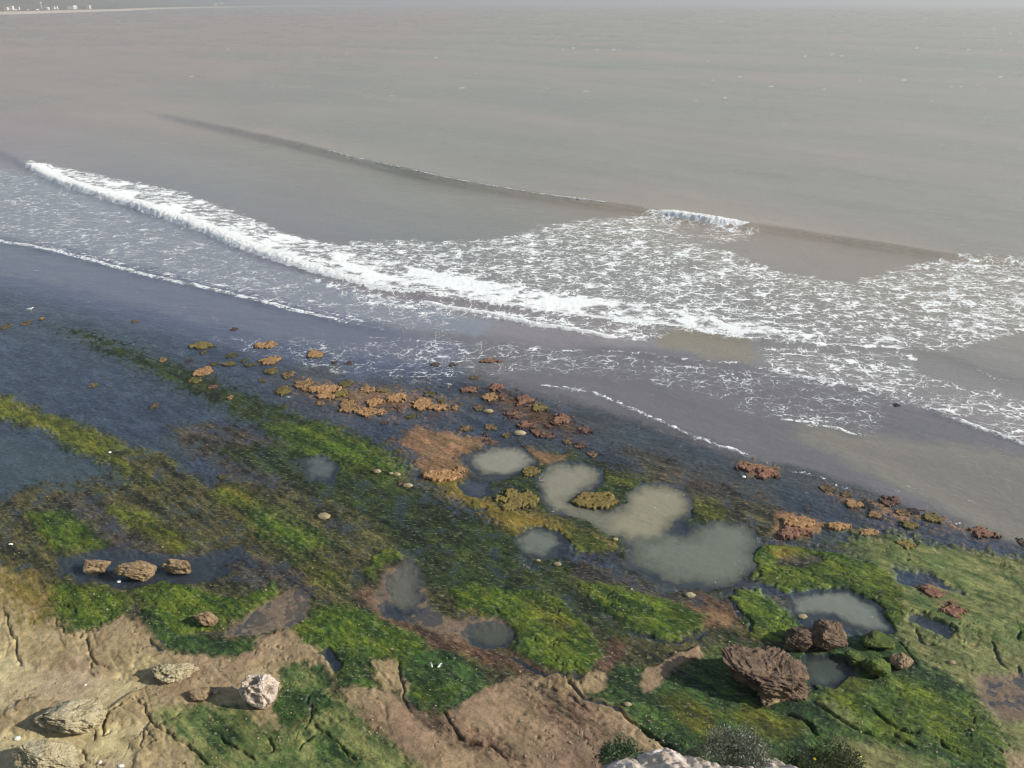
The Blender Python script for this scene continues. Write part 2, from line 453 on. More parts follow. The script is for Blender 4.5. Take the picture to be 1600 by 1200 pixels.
    ('poolc', 5, [(1252, 1030), (1290, 1022), (1330, 1032), (1335, 1050), (1300, 1072), (1268, 1066)]),
    ('poolc', 9, [(472, 720), (500, 711), (526, 725), (520, 746), (490, 750)]),
    ('pooldk', 5, [(492, 1022), (512, 1016), (532, 1042), (520, 1050)]),
]
# crevices and ledge edges: (width px, depth m, points)
CRACKS = [
    (3.0, .35, [(0, 955), (14, 972), (24, 1000), (26, 1025), (38, 1044)]),
    (3.0, .35, [(85, 965), (100, 985), (122, 995), (140, 1012), (146, 1022), (146, 1034), (152, 1040), (180, 1047)]),
    (2.4, .25, [(146, 1034), (140, 1052)]),
    (2.6, .3, [(98, 945), (112, 952), (119, 965)]),
    (3.2, .4, [(210, 1092), (222, 1110), (245, 1138), (270, 1150), (300, 1172), (320, 1190), (332, 1205)]),
    (3.0, .35, [(345, 1150), (370, 1170), (400, 1190)]),
    (5.0, .5, [(166, 1120), (161, 1132), (166, 1146)]),
    (2.6, .3, [(166, 1150), (176, 1140)]), (2.6, .3, [(172, 1115), (188, 1105)]),
    (2.4, .3, [(142, 1140), (150, 1152), (150, 1158)]),
    (2.8, .3, [(124, 1173), (140, 1186), (160, 1200)]),
    (2.4, .25, [(235, 1130), (222, 1150), (220, 1178)]), (2.4, .25, [(224, 1143), (240, 1160)]),
    (2.4, .3, [(230, 1005), (245, 1010), (256, 1016)]),
    (3.4, .45, [(800, 1030), (830, 1045), (850, 1054), (886, 1054)]),
    (4.0, .55, [(884, 1062), (905, 1085), (925, 1095), (960, 1110), (985, 1128), (1010, 1140), (1032, 1160), (1060, 1178)]),
    (2.6, .3, [(825, 1065), (860, 1078), (890, 1090), (920, 1110)]),
    (3.2, .4, [(690, 1110), (720, 1150), (760, 1170), (790, 1190)]),
    (2.8, .35, [(625, 1035), (628, 1075), (640, 1110)]),
    (2.6, .3, [(480, 1092), (486, 1130), (475, 1132)]), (2.6, .3, [(465, 1180), (480, 1160), (505, 1140)]),
    (2.6, .3, [(490, 1130), (530, 1165), (560, 1190)]), (2.6, .3, [(418, 1150), (432, 1172), (405, 1178)]),
    (3.0, .4, [(985, 985), (1030, 1003), (1080, 998), (1110, 990)]),
    (4.0, .5, [(1140, 936), (1152, 955), (1170, 968), (1168, 985)]),
    (4.0, .55, [(1268, 1095), (1290, 1112), (1320, 1130), (1362, 1150)]),
    (5.0, .6, [(1228, 1112), (1260, 1130), (1278, 1155)]),
    (3.6, .5, [(1362, 1112), (1395, 1135), (1440, 1152)]), (3.0, .4, [(1390, 1145), (1430, 1168)]),
    (3.0, .4, [(1472, 1160), (1480, 1172), (1502, 1180)]),
    (3.2, .4, [(1548, 1005), (1560, 1035), (1575, 1050)]), (3.0, .35, [(1435, 990), (1440, 1005), (1460, 1010)]),
    (3.0, .35, [(1590, 1040), (1600, 1060)]), (3.0, .4, [(1590, 985), (1588, 1000)]),
    (3.0, .35, [(1255, 1050), (1266, 1070), (1275, 1078)]),
    (2.6, .3, [(1400, 1000), (1420, 1020), (1435, 1040)]),
    (2.6, .3, [(770, 950), (800, 965), (860, 970)]), (2.6, .35, [(1175, 885), (1190, 895), (1180, 905)]),
    (2.4, .25, [(1210, 905), (1250, 905)]),
]


def build_shore_arrays(X, Y):
    f = Field(X, Y)
    n_lo = fbm(X * .12, Y * .12, 3, 21); n_mid = fbm(X * .55, Y * .55, 4, 31); n_hi = fbm(X * 2.3, Y * 2.3, 3, 41)
    ca, sa = math.cos(math.radians(40)), math.sin(math.radians(40))
    U = X * ca - Y * sa; V = X * sa + Y * ca                       # along / across the shore
    n_str = fbm(U * .7, V * 2.6, 4, 51, .6)
    n_st2 = fbm(U * .16, V * 1.0, 4, 55, .6)
    t = np.clip(.5 + .7 * n_mid + .5 * n_hi + .9 * n_str + 1.3 * n_st2, 0, 1)
    c0 = [lin(CLS['deep'][0]), lin(CLS['deep'][1])]
    n = len(X)
    col = c0[0] * (1 - t[:, None]) + c0[1] * t[:, None]
    h = np.full(n, CLS['deep'][2]); st = np.full(n, .2); rel = np.full(n, .1)
    for cls, soft, pts in LAYERS:
        if cls in ('green', 'olive', 'deepg', 'yellow', 'orange', 'pale'): soft *= 1.5
        a, b, hh, ss, rr = CLS[cls]
        i, w = f.poly(pts, soft)
        if len(i) == 0: continue
        ti = t[i][:, None]
        # soft blends break up into weed patches instead of a smooth ramp
        if soft > 7:
            w = np.clip(w + (w * (1 - w)) * 2.6 * (n_str[i] * 1.2 + n_hi[i] * .9), 0, 1)
        cc = lin(a) * (1 - ti) + lin(b) * ti
        wi = w[:, None]
        col[i] = col[i] * (1 - wi) + cc * wi
        h[i] = h[i] * (1 - w) + hh * w
        st[i] = st[i] * (1 - w) + ss * w
        rel[i] = rel[i] * (1 - w) + rr * w
    h = h + st * (.035 * fbm(X * 6.5, Y * 6.5, 2, 191) + .03 * fbm(U * 2.5, V * 9, 2, 195)) * sstep(120, 60, Y)
    h = h + rel * (1.1 * n_mid + .9 * n_hi * .6) + rel * st * .5 * n_str
    # patches within the weed: lighter, darker and browner growth
    g_ = np.clip(st * 1.3, 0, 1)
    tint = (g_ * fbm(X * .28 + 40, Y * .28, 4, 161))[:, None]; tint2 = (g_ * fbm(U * .35, V * 1.0 + 9, 4, 171))[:, None]
    col = col * np.clip(1 + .45 * tint + .35 * tint2, .35, 2) * (1 + np.array([.20, .03, .08]) * np.clip(tint2 * 1.5 - tint * .5, -1, 1))
    b_ = (1 - g_)[:, None] * sstep(.02, .1, h)[:, None]
    stain = fbm(X * .5 + 70, Y * .5, 5, 221, .6)[:, None]; stain2 = fbm(X * .13, Y * .13 + 30, 3, 231)[:, None]
    col = col * (1 + b_ * (.55 * stain + .35 * stain2)) * (1 + b_ * np.array([.0, .06, -.04]) * np.clip(stain2 * 3, -1, 1))
    # low ledges in the bare rock
    led = np.abs(fbm(U * .10 + 5, V * .28, 4, 61))
    bare = np.clip(1 - st * 1.4, 0, 1) * sstep(.1, .25, h)
    tq = fbm(U * .07 + 3, V * .16, 5, 251, .55) * 9
    terr = np.floor(tq) + sstep(.82, 1.0, tq - np.floor(tq))
    h = h + np.clip(1 - st * .9, .15, 1) * sstep(.08, .2, h) * .045 * (terr + .5) * sstep(100, 60, Y)
    h = h + bare * (.10 * sstep(.0, .05, led) - .08 + .02 * fbm(X * 4, Y * 4, 3, 261) + .10 * fbm(X * .22, Y * .22, 3, 181))
    h = np.where(bare > .25, np.maximum(h, .09), h)
    for wd, dp, pts in CRACKS:
        i, w, _, al = f.line(pts, wd * .52, warp=.75)
        if len(i):
            w = w * sstep(-.05, .12, al) * sstep(1.05, .88, al) * (.75 + .5 * n_hi[i])
            h[i] -= 1.15 * dp * w
    # hairline joints in the rock and pale flats
    jn = np.abs(fbm(X * .30 + 2 * fbm(X * .1, Y * .1, 2, 201), Y * .42, 4, 205)); jm = sstep(.05, .3, fbm(X * .15, Y * .15, 2, 209) + .12)
    h -= .16 * np.exp(-(jn / .012) ** 2) * jm * sstep(.06, .15, h) * sstep(90, 50, Y)
    return col, h, st


def shore_material():
    m = NT('shore_surface')
    pos = m.pos()
    col = m.attr('albedo', 'Color'); st = m.attr('strand')
    rot = m.vmap(pos, math.radians(40))
    s1 = m.noise(m.vmap(rot, 0, (1.1, 3.6, 1)), 1.0, 5, .62, .4).outputs[0]
    s2 = m.noise(m.vmap(rot, math.radians(25), (2.8, 7, 1)), 1.0, 4, .6, .6).outputs[0]
    g = m.noise(pos, 9, 4, .65).outputs[0]
    fleck = m.rng(m.noise(m.vmap(pos, math.radians(12), (2.0, 4.2, 1)), 1.0, 3, .6, .3).outputs[0], .575, .65)  # pale weed tips, with ripple glints painted in as colour
    dk = m.rng(m.noise(m.vmap(pos, math.radians(8), (1.5, 3.4, 1)), 1.0, 3, .6, .5).outputs[0], .56, .66)
    strand = m.math('ADD', m.math('MULTIPLY', s1, .6), m.math('MULTIPLY', s2, .4))
    vs = m.rng(strand, .34, .66, .22, 1.78, 'LINEAR')
    vg = m.rng(g, .3, .7, .82, 1.18, 'LINEAR')
    v = m.math('MULTIPLY', m.n('Mix', {0: st, 2: 1.0, 3: vs}, data_type='FLOAT').outputs[0], vg)
    vv = m.n('CombineColor', {0: v, 1: v, 2: v}).outputs[0]
    c = m.mix(1.0, col, vv, 'MULTIPLY')
    c = m.mix(m.math('MULTIPLY', m.math('MULTIPLY', fleck, st), .36), c, m.mix(.55, c, tuple(lin((186, 182, 150)))))
    c = m.mix(m.math('MULTIPLY', m.math('MULTIPLY', dk, st), .6), c, tuple(lin((26, 30, 24))))
    bare = m.math('SUBTRACT', 1.0, st, clamp=True)
    rk = m.noise(pos, 2.2, 7, .62, .3).outputs[0]
    rkv = m.n('Mix', {0: bare, 2: 1.0, 3: m.rng(rk, .3, .7, .72, 1.22, 'LINEAR')}, data_type='FLOAT').outputs[0]
    c = m.mix(1.0, c, m.n('CombineColor', {0: rkv, 1: rkv, 2: rkv}).outputs[0], 'MULTIPLY')
    g = m.math('ADD', g, m.math('MULTIPLY', m.math('MULTIPLY', rk, bare), 3.0))
    hgt = m.math('ADD', m.math('MULTIPLY', m.math('MULTIPLY', strand, st), .16), m.math('MULTIPLY', g, .035))
    bump = m.n('Bump', {'Height': hgt, 'Strength': 1.0, 'Distance': 1.0})
    b = m.n('BsdfPrincipled', {'Base Color': c, 'Roughness': .72, 'Normal': bump.outputs[0], 'Specular IOR Level': .3})
    return m.end(b.outputs[0])


SHORE_MAT = shore_material()
STEP = 1.7
ys = np.concatenate([np.arange(372, 1236, STEP), np.linspace(1240, 1700, 40)])
xs = np.concatenate([np.linspace(-700, -205, 60), np.arange(-200, 1802, STEP), np.linspace(1810, 2300, 60)])
PX, PY = np.meshgrid(xs, ys)
GX, GY = unp(PX.ravel(), PY.ravel())
sh_col, sh_h, sh_st = build_shore_arrays(GX, GY)
# lattice look-up so that rocks and birds can stand on the ground
_shz = sh_h.reshape(PX.shape)


def ground_z(x, y):
    X_, Y_ = np.atleast_1d(x).astype(float), np.atleast_1d(y).astype(float)
    d = depth_of(X_, Y_)
    cy_ = ((Y_ * SP) + (0 - H) * CP) / d
    pxx = 800 + F * X_ / d; pyy = 600 - F * cy_
    c = np.clip(np.searchsorted(xs, pxx), 0, len(xs) - 1); r = np.clip(np.searchsorted(ys, pyy), 0, len(ys) - 1)
    return _shz[r, c]

# ------------------------------------------------------------------ the sea: swell, breakers, silt and foam
CREST1 = [(-260, 180), (-120, 208), (0, 240), (40, 258), (100, 288), (200, 320), (300, 354), (400, 394), (500, 426), (600, 452), (700, 467), (800, 482), (900, 496), (1000, 507), (1060, 513), (1150, 526), (1260, 536), (1400, 543), (1480, 555), (1540, 575), (1600, 592), (1760, 640)]
CREST2 = [(200, 166), (270, 184), (350, 203), (450, 226), (530, 246), (620, 268), (700, 286), (780, 300), (850, 311), (930, 322), (1020, 335), (1110, 350), (1200, 360), (1300, 376), (1400, 392), (1500, 406), (1600, 413), (1760, 440)]
SWASH = [  # small bores running up the shore: height m, points
    (.16, [(-200, 345), (0, 378), (60, 388), (130, 405), (230, 431), (330, 453), (430, 478), (520, 500), (600, 516), (680, 532)]),
    (.22, [(620, 466), (720, 484), (850, 508), (980, 530)]),
    (.14, [(900, 545), (1060, 560), (1165, 571), (1260, 590), (1340, 609), (1400, 630)]),
    (.16, [(1440, 640), (1530, 670), (1620, 700), (1750, 745)]),
    (.08, [(800, 596), (920, 612), (1000, 645), (1080, 680), (1150, 705), (1210, 725)]),
]
FOAM = [  # coverage, softness px, outline
    (.34, 26, [(-200, 230), (0, 262), (60, 275), (150, 312), (300, 362), (420, 412), (560, 460), (720, 495), (700, 530), (600, 512), (500, 490), (380, 460), (260, 425), (120, 398), (0, 372), (-200, 340)]),
    (.34, 16, [(560, 530), (700, 530), (850, 540), (1050, 562), (1200, 580), (1390, 622), (1372, 684), (1280, 668), (1180, 650), (1080, 610), (950, 590), (820, 580), (660, 590)]),
    (.30, 16, [(330, 530), (480, 525), (600, 550), (700, 580), (690, 600), (560, 590), (420, 560)]),
    (.62, 9, [(545, 378), (600, 374), (700, 378), (780, 372), (850, 352), (930, 341), (1020, 333), (1100, 350), (1190, 362), (1150, 375), (1090, 385), (1150, 396), (1222, 425), (1330, 442), (1380, 425), (1450, 410), (1520, 406), (1620, 412), (1620, 515), (1540, 535), (1480, 552), (1400, 542), (1260, 534), (1100, 517), (1000, 505), (900, 494), (800, 480), (700, 466), (600, 450)]),
    (.42, 10, [(1010, 340), (1100, 355), (1180, 372), (1100, 385), (1010, 370)]),
    (.97, 22, [(560, 400), (700, 424), (850, 454), (1000, 476), (1120, 496), (1240, 516), (1300, 530), (1260, 536), (1060, 514), (900, 496), (700, 467), (580, 450)]),
    (.90, 7, [(40, 254), (110, 265), (190, 281), (270, 297), (330, 318), (400, 345), (440, 364), (500, 378), (560, 386), (640, 420), (620, 455), (500, 430), (400, 398), (300, 358), (200, 324), (100, 292), (45, 264)]),
    (.62, 10, [(470, 428), (600, 458), (800, 490), (1000, 512), (1060, 518), (1040, 530), (980, 532), (900, 520), (800, 502), (700, 492), (640, 485), (560, 470)]),
    (.50, 14, [(1180, 540), (1300, 542), (1420, 552), (1500, 585), (1600, 622), (1700, 660), (1700, 730), (1600, 694), (1500, 655), (1400, 628), (1300, 600), (1200, 576)]),
    (.0, 9, [(1040, 520), (1100, 518), (1160, 530), (1175, 556), (1165, 568), (1060, 557), (1030, 535)]),
    (.0, 12, [(1380, 540), (1480, 562), (1600, 600), (1700, 630), (1700, 560), (1600, 520), (1540, 538), (1480, 552)]),
    (.0, 9, [(1440, 552), (1500, 568), (1570, 600), (1520, 612), (1430, 580)]),
]
FOAM_LINES = [  # coverage, width px, points
    (.62, 3.2, [(-150, 352), (0, 378), (60, 388), (130, 405), (230, 431), (330, 453), (430, 478), (520, 500), (600, 516), (640, 524)]),
    (.62, 9.0, [(40, 380), (130, 398), (230, 422), (330, 444), (430, 470), (520, 492), (600, 508)]),
    (1.1, 4.0, [(640, 470), (720, 484), (850, 508), (980, 530)]),
    (.72, 3.0, [(800, 545), (900, 548), (1000, 553), (1060, 560), (1165, 571), (1260, 590), (1340, 609), (1400, 628)]),
    (.7, 3.4, [(1160, 570), (1260, 590), (1340, 609), (1398, 628)]),
    (.7, 3.4, [(1465, 647), (1530, 670), (1600, 695), (1700, 730)]),
    (.62, 3.5, [(830, 602), (920, 613), (1000, 646), (1080, 680), (1150, 705), (1210, 726)]),
    (.55, 2.5, [(560, 525), (640, 530), (720, 540), (800, 545)]),
    (.6, 3.4, [(1190, 650), (1290, 667), (1365, 684)]),
    (.55, 3.0, [(1235, 736), (1270, 742), (1300, 755), (1330, 765)]),
    (.6, 2.2, [(1470, 813), (1512, 819)]),
    (.5, 2.5, [(1385, 632), (1440, 634), (1500, 640)]),
    (.4, 3.0, [(510, 241), (545, 250), (600, 263)]),
    (.8, 2.0, [(1520, 575), (1560, 592), (1610, 606)]),
    (.85, 2.2, [(1380, 424), (1450, 410), (1520, 405), (1610, 410)]),
    (.95, 5.0, [(1000, 508), (1060, 514), (1150, 527), (1260, 538), (1400, 544), (1470, 552)]),
]
# silt: opacity of the water, colour (blue shallows carry painted sky reflection), softness, outline
SILT_SKY = [
    (1.0, (136, 130, 116), 10, [(1040, 518), (1100, 516), (1165, 530), (1178, 556), (1165, 570), (1060, 557), (1028, 535)]),
    (.92, (134, 140, 150), 34, [(-300, 225), (0, 268), (150, 315), (300, 365), (420, 415), (560, 465), (760, 505), (720, 535), (600, 512), (380, 460), (120, 398), (0, 374), (-300, 330)]),
    (.80, (120, 118, 122), 40, [(560, 508), (800, 540), (1060, 556), (1400, 628), (1600, 700), (2200, 880), (2200, 1010), (1600, 850), (1400, 790), (1200, 730), (1000, 660), (820, 612), (640, 560)]),
    (.70, (97, 106, 129), 44, [(-400, 340), (0, 376), (130, 402), (230, 430), (430, 478), (600, 518), (700, 580), (560, 590), (300, 530), (0, 450), (-400, 420)]),  # blue of the reflected sky put into the water colour
    (.66, (146, 142, 130), 54, [(1270, 680), (1370, 690), (1480, 705), (1600, 725), (1800, 780), (1800, 900), (1600, 840), (1540, 815), (1460, 775), (1380, 735)]),
    (.30, (96, 102, 102), 30, [(900, 640), (1000, 670), (1120, 720), (1260, 740), (1400, 790), (1340, 800), (1200, 770), (1050, 730), (930, 690)]),
    (.78, (116, 121, 138), 40, [(-300, 345), (0, 382), (230, 434), (430, 481), (600, 520), (720, 545), (690, 566), (400, 518), (200, 466), (0, 420), (-300, 380)]),  # paler strip of the same painted sky blue along the swash
    (.36, (92, 108, 112), 26, [(-100, 690), (0, 680), (60, 695), (120, 725), (190, 760), (140, 770), (0, 760), (-100, 750)]),
    (.26, (92, 104, 110), 22, [(230, 690), (290, 680), (340, 695), (300, 710), (250, 705)]),
    (.28, (100, 108, 110), 16, [(470, 575), (520, 575), (520, 590), (480, 592)]),
    (.25, (92, 104, 106), 22, [(1140, 785), (1190, 780), (1200, 800), (1160, 808)]),
    (.28, (84, 96, 112), 18, [(1230, 770), (1290, 775), (1330, 800), (1280, 800), (1230, 790)]),
    # pools
    (.82, (150, 148, 134), 12, [(738, 718), (765, 703), (802, 703), (828, 716), (815, 733), (788, 742), (758, 738)]),
    (.55, (84, 92, 108), 8, [(722, 764), (740, 752), (764, 758), (762, 770), (738, 774)]),
    (.84, (146, 144, 126), 15, [(846, 745), (870, 730), (910, 727), (934, 740), (930, 752), (900, 764), (880, 782), (905, 798), (870, 800), (852, 778)]),
    (.55, (150, 148, 130), 16, [(880, 785), (960, 805), (1000, 830), (960, 835), (890, 802)]),
    (.86, (150, 146, 124), 18, [(982, 786), (986, 772), (1020, 760), (1060, 766), (1076, 786), (1068, 802), (1046, 816), (1030, 838), (985, 842), (955, 826), (965, 806)]),
    (.70, (128, 134, 120), 24, [(1000, 850), (1045, 838), (1080, 845), (1098, 830), (1124, 818), (1158, 824), (1178, 850), (1170, 880), (1150, 905), (1110, 912), (1050, 900), (1000, 875)]),
    (.66, (126, 130, 122), 9, [(808, 845), (832, 832), (862, 834), (872, 848), (850, 862), (824, 862)]),
    (.62, (142, 148, 138), 9, [(1240, 935), (1290, 925), (1338, 934), (1368, 956), (1384, 980), (1350, 978), (1300, 962), (1245, 955)]),
    (.45, (100, 112, 104), 8, [(1260, 1036), (1290, 1030), (1320, 1036), (1310, 1055), (1285, 1066), (1268, 1058)]),
    (.50, (116, 124, 126), 10, [(480, 722), (502, 715), (520, 726), (514, 742), (492, 746)]),
    (.42, (132, 132, 120), 12, [(618, 905), (640, 882), (652, 905), (658, 935), (640, 945), (610, 940)]),
    (.40, (116, 118, 108), 12, [(735, 990), (770, 978), (794, 986), (790, 1002), (750, 1004)]),
    (.30, (124, 114, 106), 10, [(390, 975), (440, 935), (470, 930), (480, 950), (450, 970)]),
]


def frac_at(line, px):
    p = smooth(line); x, y = unp(p[:, 0], p[:, 1]); s = np.concatenate([[0], np.cumsum(np.hypot(np.diff(x), np.diff(y)))])
    return float(np.interp(px, p[:, 0], s) / s[-1])


def sea_fields(X, Y, foam_too=True):
    f = Field(X, Y)
    n = len(X)
    ca, sa = math.cos(math.radians(40)), math.sin(math.radians(40))
    U = X * ca - Y * sa; V = X * sa + Y * ca
    far = np.clip(f.px / .25, 0, 1)
    h = np.zeros(n)
    off = sstep(60, 160, V)                                          # open water
    h += off * (.30 * fbm(U * .016, V * .07, 4, 71) + .05 * fbm(X * .12, Y * .2, 2, 75) * sstep(2.0, .5, f.px))
    # first breaker
    i, w, sd, al = f.line(CREST1, 30, warp=.25, margin=200)
    A1, A2 = frac_at(CREST1, 45), frac_at(CREST1, 1060)
    amp = .95 * sstep(0.02, .2, al) * (1 - .75 * sstep(A2 * .7, A2 + .1, al)) * (.85 + .35 * perlin(al * 40, al * 0 + 3.3, 4))
    prof = np.where(sd > 0, np.exp(-(sd / 7.0) ** 2), np.exp(-(sd / 1.5) ** 2))
    h[i] += amp * prof - .12 * np.exp(-((sd + 4) / 3.0) ** 2) * (amp > .1)
    crest1 = np.zeros(n); crest1[i] = np.where(sd > 0, np.exp(-(sd / 3.2) ** 2), np.exp(-(sd / 1.0) ** 2)) * sstep(A1 - .01, A1 + .02, al) * (1 - sstep(A2, 1 - (1 - A2) * .4, al))
    # second swell
    i, w, sd, al = f.line(CREST2, 30, warp=.04, margin=260)
    amp2 = (1.5 * sstep(0, .25, al) * (1 - .25 * sstep(.7, .95, al))) * (.92 + .16 * perlin(al * 22, al * 0 + 8.3, 5))
    prof = np.where(sd > 0, np.exp(-(np.abs(sd) / 7.0) ** 1.4), np.exp(-(sd / 1.45) ** 2))
    h[i] += amp2 * prof - .15 * np.exp(-((sd + 6) / 4.0) ** 2) * amp2
    for a, pts in SWASH:
        i, w, sd, al = f.line(pts, 30, warp=.35, margin=80)
        if len(i):
            e = sstep(0, .12, al) * sstep(1, .85, al)
            h[i] += a * e * np.where(sd > 0, np.exp(-(sd / 3.5) ** 2), np.exp(-(sd / .5) ** 2))
    if not foam_too:
        return h
    # foam cover
    fo = np.zeros(n)
    lo = fbm(U * .10, V * .16, 3, 81); mid = fbm(X * .35, Y * .5, 3, 85)
    for c, soft, pts in FOAM:
        i, w = f.poly(pts, soft)
        if len(i):
            w = np.clip(w + w * (1 - w) * 2.2 * mid[i], 0, 1)
            cc = np.clip(c * (1 + .45 * lo[i] + .30 * mid[i]), 0, 1)
            fo[i] = fo[i] * (1 - w) + cc * w
    for c, wd, pts in FOAM_LINES:
        i, w, _, al = f.line(pts, wd, warp=.4)
        if len(i):
            e = sstep(-.02, .08, al) * sstep(1.02, .92, al)
            fo[i] = np.maximum(fo[i], c * w * e * np.clip(.92 + .3 * mid[i], 0, 1.1))
    # thin foam threads left on the shallows
    thr = sstep(.10, .45, fbm(U * .25, V * .9, 4, 241, .6)) * sstep(20, 45, V) * sstep(110, 70, V) * .17
    fo = np.maximum(fo, thr)
    fo = np.maximum(fo, .97 * crest1)
    # small wind-blown whitecaps offshore
    wc = fbm(X * .09 + 3, Y * .13, 3, 91); wc2 = fbm(X * .008, Y * .008, 2, 95)
    spot = sstep(.54, .64, wc + .22 * wc2 + .05 * np.clip(X / 300, -1, 1)) * sstep(240, 420, Y) * .6
    fo = np.maximum(fo, spot)
    # silt, with sky-reflection blue painted in over the shallows
    silt_sky = np.tile(lin((144, 139, 127)), (n, 1))
    nearsh = sstep(150, 60, V)[:, None]
    silt_sky = silt_sky * (1 - nearsh) + lin((132, 127, 131)) * nearsh
    tone = fbm(U * .004, V * .012, 3, 101)[:, None]; tone2 = fbm(U * .02, V * .05, 3, 105)[:, None]
    silt_sky = silt_sky * (1 + .14 * tone + .10 * tone2) * (1 + np.array([.10, .0, .0]) * (tone * 1.8))
    mauve = (sstep(20, -260, X) * sstep(160, 300, Y))[:, None]
    silt_sky = silt_sky * (1 + mauve * np.array([.07, -.06, .0]))
    T = np.ones(n)
    i, w = f.poly([(-700, 300), (0, 372), (200, 418), (420, 474), (640, 540), (820, 588), (1000, 640), (1200, 700), (1400, 740), (1600, 800), (2300, 980), (2300, 1800), (-700, 1800)], 34)
    T[i] = 1 * (1 - w) + .19 * w
    silt_sky[i] = silt_sky[i] * (1 - w[:, None]) + lin((90, 101, 122)) * w[:, None]  # sky reflection painted as blue body colour in the clear shallows
    for c, cl, soft, pts in SILT_SKY:
        i, w = f.poly(pts, soft)
        if len(i):
            w = np.clip(w + w * (1 - w) * 1.1 * (mid[i] + lo[i]), 0, 1)
            T[i] = T[i] * (1 - w) + c * w
            ww = np.clip(w * 2.5, 0, 1)[:, None]
            silt_sky[i] = silt_sky[i] * (1 - ww) + lin(cl) * ww
    # lumps in the white water
    lump = np.abs(fbm(X * 1.3, Y * 1.3, 3, 111)) * .5 + np.abs(fbm(X * .5, Y * .7, 2, 115)) * .4
    h += np.clip(fo - .45, 0, 1) * lump * .55 * sstep(2.0, .3, f.px)
    h += .015 * fbm(X * .8, Y * .8, 2, 121) * (1 - far)
    return h, fo, T, silt_sky


def water_material():
    m = NT('sea_water')
    pos = m.pos()
    T = m.attr('silt_sky_load'); foam = m.attr('foam'); silt_sky = m.attr('silt_sky', 'Color')
    # ripples
    rot = m.vmap(pos, math.radians(25))
    r1 = m.noise(m.vmap(rot, 0, (1.4, 2.6, 1)), 1.0, 4, .6, .3).outputs[0]
    r2 = m.noise(m.vmap(rot, 0, (.10, .24, 1)), 1.0, 3, .55, .2).outputs[0]
    rip = m.math('ADD', m.math('MULTIPLY', r1, .14), m.math('MULTIPLY', r2, .50))
    # foam lace: walls of cells, thinner or thicker with the cover
    def warped(scale, amp, src):
        d = m.n('TexNoise', {'Vector': pos, 'Scale': scale, 'Detail': 2.0, 'Roughness': .6}).outputs['Color']
        d = m.n('VectorMath', {0: d, 1: (.5, .5, .5)}, operation='SUBTRACT').outputs[0]
        d = m.n('VectorMath', {0: d, 'Scale': amp}, operation='SCALE').outputs[0]
        return m.n('VectorMath', {0: src, 1: d}, operation='ADD').outputs[0]
    wp = warped(2.2, .9, warped(.5, 2.6, pos))
    flat = m.n('VectorMath', {0: wp, 1: (.85, 1.1, 0)}, operation='MULTIPLY').outputs[0]
    v1 = m.n('TexVoronoi', {'Vector': flat, 'Scale': .60}, feature='DISTANCE_TO_EDGE').outputs['Distance']
    v2 = m.n('TexVoronoi', {'Vector': flat, 'Scale': 1.5}, feature='DISTANCE_TO_EDGE').outputs['Distance']
    br = m.noise(pos, .45, 4, .65).outputs[0]
    fine = m.noise(pos, 3.2, 4, .7).outputs[0]
    fo = m.math('MULTIPLY', foam, m.rng(br, .30, .70, .45, 1.35, 'LINEAR'))
    fo = m.math('MULTIPLY', fo, m.rng(m.noise(pos, .15, 2, .5).outputs[0], .36, .64, .62, 1.22, 'LINEAR'))
    fo = m.math('MULTIPLY', fo, m.rng(m.noise(m.vmap(pos, 0, (.35, 2.2, 1)), 1.0, 3, .6, .5).outputs[0], .32, .68, .55, 1.4, 'LINEAR'))
    fo = m.math('MULTIPLY', fo, m.rng(fine, .3, .7, .6, 1.3, 'LINEAR'))
    fo = m.math('MAXIMUM', fo, m.rng(foam, .86, .98))
    t1 = m.math('MULTIPLY', m.math('POWER', fo, 1.8), .215)
    t2 = m.math('MULTIPLY', m.math('POWER', fo, 2.4), .20)
    m1 = m.rng(m.math('DIVIDE', v1, m.math('ADD', t1, .0005)), .4, 1.15, 1, 0)
    m2 = m.rng(m.math('DIVIDE', v2, m.math('ADD', t2, .0005)), .4, 1.15, 1, 0)
    mask = m.math('MAXIMUM', m1, m.math('MULTIPLY', m2, .9))
    mask = m.math('MULTIPLY', mask, m.rng(br, .34, .56, .15, 1.0))
    mask = m.math('MAXIMUM', mask, m.rng(foam, .88, .98))
    mask = m.math('MULTIPLY', mask, m.rng(foam, .15, .6, .55, 1.0))
    mask = m.math('MULTIPLY', mask, m.rng(foam, .02, .10), clamp=True)
    rip = m.math('ADD', rip, m.math('MULTIPLY', m.math('MULTIPLY', mask, fine), .22))
    bump = m.n('Bump', {'Height': rip, 'Strength': .55, 'Distance': 1.0})
    fres = m.n('Fresnel', {'IOR': 1.33, 'Normal': bump.outputs[0]}).outputs[0]
    fres = m.math('MINIMUM', fres, .42)          # a ruffled sea never turns into a mirror at grazing angles
    clear = m.n('BsdfTransparent', {'Color': (.86, .92, .93, 1)}).outputs[0]
    body = m.n('BsdfDiffuse', {'Color': silt_sky, 'Normal': bump.outputs[0]}).outputs[0]
    under = m.n('MixShader', {0: T, 1: clear, 2: body}).outputs[0]
    gl = m.n('BsdfGlossy', {'Color': (1, 1, 1, 1), 'Roughness': .14, 'Normal': bump.outputs[0]}).outputs[0]
    wat = m.n('MixShader', {0: fres, 1: under, 2: gl}).outputs[0]
    fm = m.n('BsdfDiffuse', {'Color': (.86, .88, .88, 1), 'Normal': bump.outputs[0]}).outputs[0]
    return m.end(m.n('MixShader', {0: mask, 1: wat, 2: fm}).outputs[0])


WATER_MAT = water_material()
